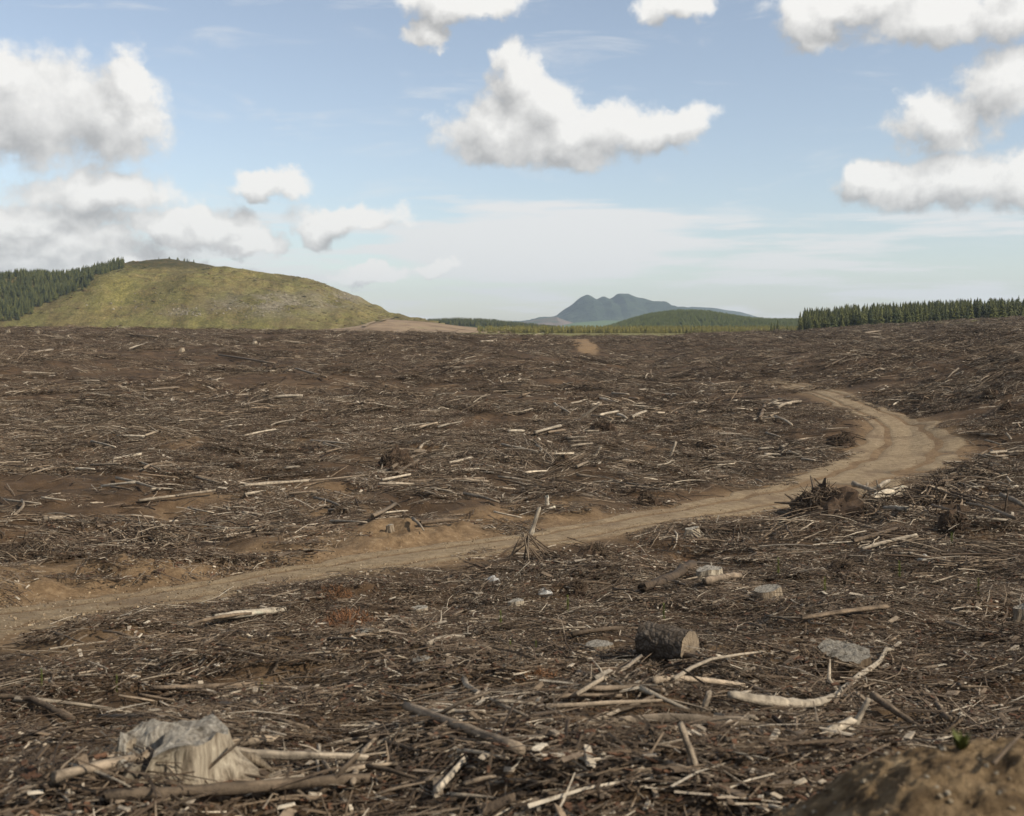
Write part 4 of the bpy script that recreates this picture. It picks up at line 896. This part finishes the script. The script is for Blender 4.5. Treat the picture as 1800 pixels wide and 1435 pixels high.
bush(1110, 1000, 70, 14, 'low rusty needle patch near the dark clod of roots', 105, 600)
# pine seedlings
for k, (x, y) in enumerate(((1368,1016),(1450,1050),(1581,1022),(1673,970),(1720,1052),(1167,1096),(73,1212),(205,1222),(460,1228),(880,1108),(897,1160),(942,1160),(998,1082),(1690,1308))):
    random.seed(120+k); P = at(x, y); D = P[1]; hh = 34*D/F; m = MB()
    if k == 13: continue
    for q in range(120):
        z = hh*random.uniform(.1, .95); a = random.uniform(0, 6.3); d = Vector((math.cos(a)*.35, math.sin(a)*.35, .75))*hh*.34*(1.1-z/hh*.5); s_ = Vector((-math.sin(a), math.cos(a), 0))*hh*.010; sh = random.uniform(.7, 1.3)
        m.add([Vector((0, 0, z))-s_, Vector((0, 0, z))+s_, Vector((0, 0, z))+d], [(0, 1, 2)], (sh, sh, sh))
    o = m.build('pine_seedling', M['seedling']); o.location = P; tag(o, 'tiny yellow green pine seedling in the bare soil', 'seedling', 'newly planted pine seedlings')
    t = MB(); t.tube([(0, 0, -.02), (0, 0, hh*.9)], [hh*.02, hh*.008], (.12,.09,.05), 4); t.build('stem', M['wood'], o)
# stones
def stone(x, y, w, h, label, seed, bright=1):
    random.seed(seed); P = at(x, y); D = P[1]; r = w*D/F/2; hh = h*D/F; m = MB(); vs = []; nu, nv = 14, 9; o_ = random.uniform(0, 50)
    for j in range(nv+1):
        for k in range(nu):
            a = 2*math.pi*k/nu; t = (j/nv-.5)*math.pi; n_ = 1+.5*float(fbm(np.array([math.cos(a)+o_]), np.array([math.sin(a)+t]), 3)[0]); vs.append((r*math.cos(t)*math.cos(a)*n_, r*.8*math.cos(t)*math.sin(a)*n_, hh*.6*(math.sin(t)+.5)*n_))
    m.add(vs, [(j*nu+k, j*nu+(k+1) % nu, (j+1)*nu+(k+1) % nu, (j+1)*nu+k) for j in range(nv) for k in range(nu)], (.4,.4,.4)); o = m.build('stone', M['stone']); o.location = P; tag(o, label, 'stone')
def heap(x, y, w, h, label, seed, n):
    q = brush(seed, n, h/w*2, 1.0, .6); COL.objects.link(q); P = at(x, y); k = w*P[1]/F/2; q.location = P; q.scale = (k, k, k); q.name = 'brush_heap'; tag(q, label, 'brush')
heap(1640, 885, 200, 46, 'wide tangle of poles behind the upturned pale stump', 156, 380); heap(1720, 840, 150, 34, 'bleached stick heap beside the turnaround', 157, 260); heap(1560, 912, 190, 60, 'heap of brush and sticks under the slash pile logs', 151, 420); heap(1740, 915, 130, 26, 'brush tangle right of the upturned pale stump', 152, 200)
heap(1465, 1165, 100, 30, 'soil dark brush heaped over the half buried stump', 153, 160); heap(250, 960, 240, 40, 'long tangle of grey branches on the cut bank', 154, 300); heap(60, 975, 160, 44, 'dense branch tangle at the left end of the cut bank', 155, 240)
stone(958, 1047, 30, 13, 'white rounded stone in the near slash', 131); stone(870, 1030, 26, 18, 'grey angular stone left of the white stone', 132)
stone(1622, 994, 20, 20, 'grey block standing in churned soil at the right', 133); stone(1042, 1205, 26, 14, 'grey stone on the flat needle heap', 134); stone(641, 848, 10, 9, 'small white stone in the left mid field', 135)

# sandy mound close by on the right
def mound():
    n = 330; g = np.linspace(-1, 1, n); U, V = np.meshgrid(g, g); cx, cy = 1.95, 4.6; rx, ry = 1.8, 1.15
    X_ = cx+U*rx; Y_ = cy+V*ry; q = np.hypot(U, V); z = H0(X_, Y_)-.25+1.20*np.clip(np.cos(np.clip(q, 0, 1)*math.pi/2), 0, 1)**.8
    z = z+.16*fbm(X_*1.7, Y_*1.7, 3)*np.clip(1-q, 0, 1)+.030*fbm(X_*7, Y_*7, 3)+.022*fbm(X_*24, Y_*24, 4, .65)
    o = grid_mesh('dirt_mound', np.stack([X_-cx, Y_-cy, z-z.min()], -1).reshape(-1, 3), n, n, M['mound']); o.location = (cx, cy, z.min()); tag(o, 'sandy brown dirt mound with pebbles, out of focus at the right', 'mound')
    m = MB(); random.seed(140); zi = z
    for k in range(700):
        i = random.randrange(20, n-20); j = random.randrange(20, n-20); l = random.uniform(.003, .013)
        m.chip((X_[i, j]-cx, Y_[i, j]-cy, zi[i, j]-z.min()+l*.2), l, l*.8, l*.6, random.choice(((.30,.24,.16), (.18,.13,.08), (.38,.33,.25))))
    p = m.build('pebbles', M['wood'], o); p['kind'] = 'stuff'
    k = np.unravel_index(np.argmin(np.abs((900+F*X_/Y_)-1690)+np.abs((YH+(CZ-z)/Y_*F)-1318)), z.shape)
    w = MB(); b0 = Vector((0, 0, 0))
    for q_ in range(60):
        a = random.uniform(0, 6.3); d = Vector((math.cos(a)*.5, math.sin(a)*.5, random.uniform(.4, 1.1)))*.085; s_ = Vector((-math.sin(a), math.cos(a), 0))*.008; w.add([b0-s_, b0+s_, b0+d*.6+s_, b0+d], [(0, 1, 2), (0, 2, 3)], (.62, .55, .5))
    for (u_, v_, a_, l_) in ((.25,.4,.3,.5),(.35,.6,1.2,.35),(.3,.25,2.2,.4),(.45,.5,.8,.3),(.22,.55,2.7,.45),(.3,.7,.1,.5)):
        i_, j_ = int(u_*n), int(v_*n); tw = MB(); dx_, dy_ = math.cos(a_)*l_*.5, math.sin(a_)*l_*.5; zc = z[i_, j_]+.03
        tw.tube([(-dx_, -dy_, -.01), (0, 0, .015), (dx_, dy_, .03)], [.008, .007, .004], woodcol(.5), 6); t_ = tw.build('mound_twig', M['wood']); t_.location = (X_[i_, j_], Y_[i_, j_], zc); tag(t_, 'thin twig lying on the sandy dirt mound', 'twig', 'twigs on the dirt mound')
    s = w.build('green_weed', M['seedling']); s.location = (X_[k], Y_[k], z[k]-.01); tag(s, 'small green weed growing on the crest of the dirt mound', 'plant')
mound()
# puddles and the far track patch
def patch(name, pts, material, lift, label=None):
    W = [at(*p) for p in pts]; c = np.mean(W, 0); m = MB(); ring = spline(np.array(W+[W[0]]), 40); vs = [tuple(c)]+[tuple(p) for p in ring]
    rr_ = []
    for f in (0, .35, .7, 1.0):
        for p in ring: 
            q = c+(p-c)*f; rr_.append((q[0], q[1], float(H(np.array([q[0]]), np.array([q[1]]), False)[0])+lift))
    n = len(ring); m.add(rr_, [(i*n+k, i*n+k+1, (i+1)*n+k+1, (i+1)*n+k) for i in range(3) for k in range(n-1)], (.3,.3,.3)); o = m.build(name, material, smooth=True); o['kind'] = 'structure'; return o

# ------------------------------------------------------------------ the air
hz = MB(); x0, x1, y0, y1, z0, z1 = -7300, 7300, -7300, 7300, -60, 230
hz.add([(x0,y0,z0),(x1,y0,z0),(x1,y1,z0),(x0,y1,z0),(x0,y0,z1),(x1,y0,z1),(x1,y1,z1),(x0,y1,z1)], [(3,2,1,0),(4,5,6,7),(0,1,5,4),(1,2,6,5),(2,3,7,6),(3,0,4,7)], (1,1,1))
hm = bpy.data.materials.new('air'); hm.use_nodes = True; hn = hm.node_tree.nodes; hn.remove(hn['Principled BSDF']); pvn = hn.new('ShaderNodeVolumePrincipled')
pvn.inputs['Color'].default_value = (.74,.87,1.0,1); pvn.inputs['Density'].default_value = 0.00010; pvn.inputs['Anisotropy'].default_value = 0.2
hm.node_tree.links.new(pvn.outputs[0], hn['Material Output'].inputs['Volume'])
ho = hz.build('haze', hm); ho['kind'] = 'stuff'
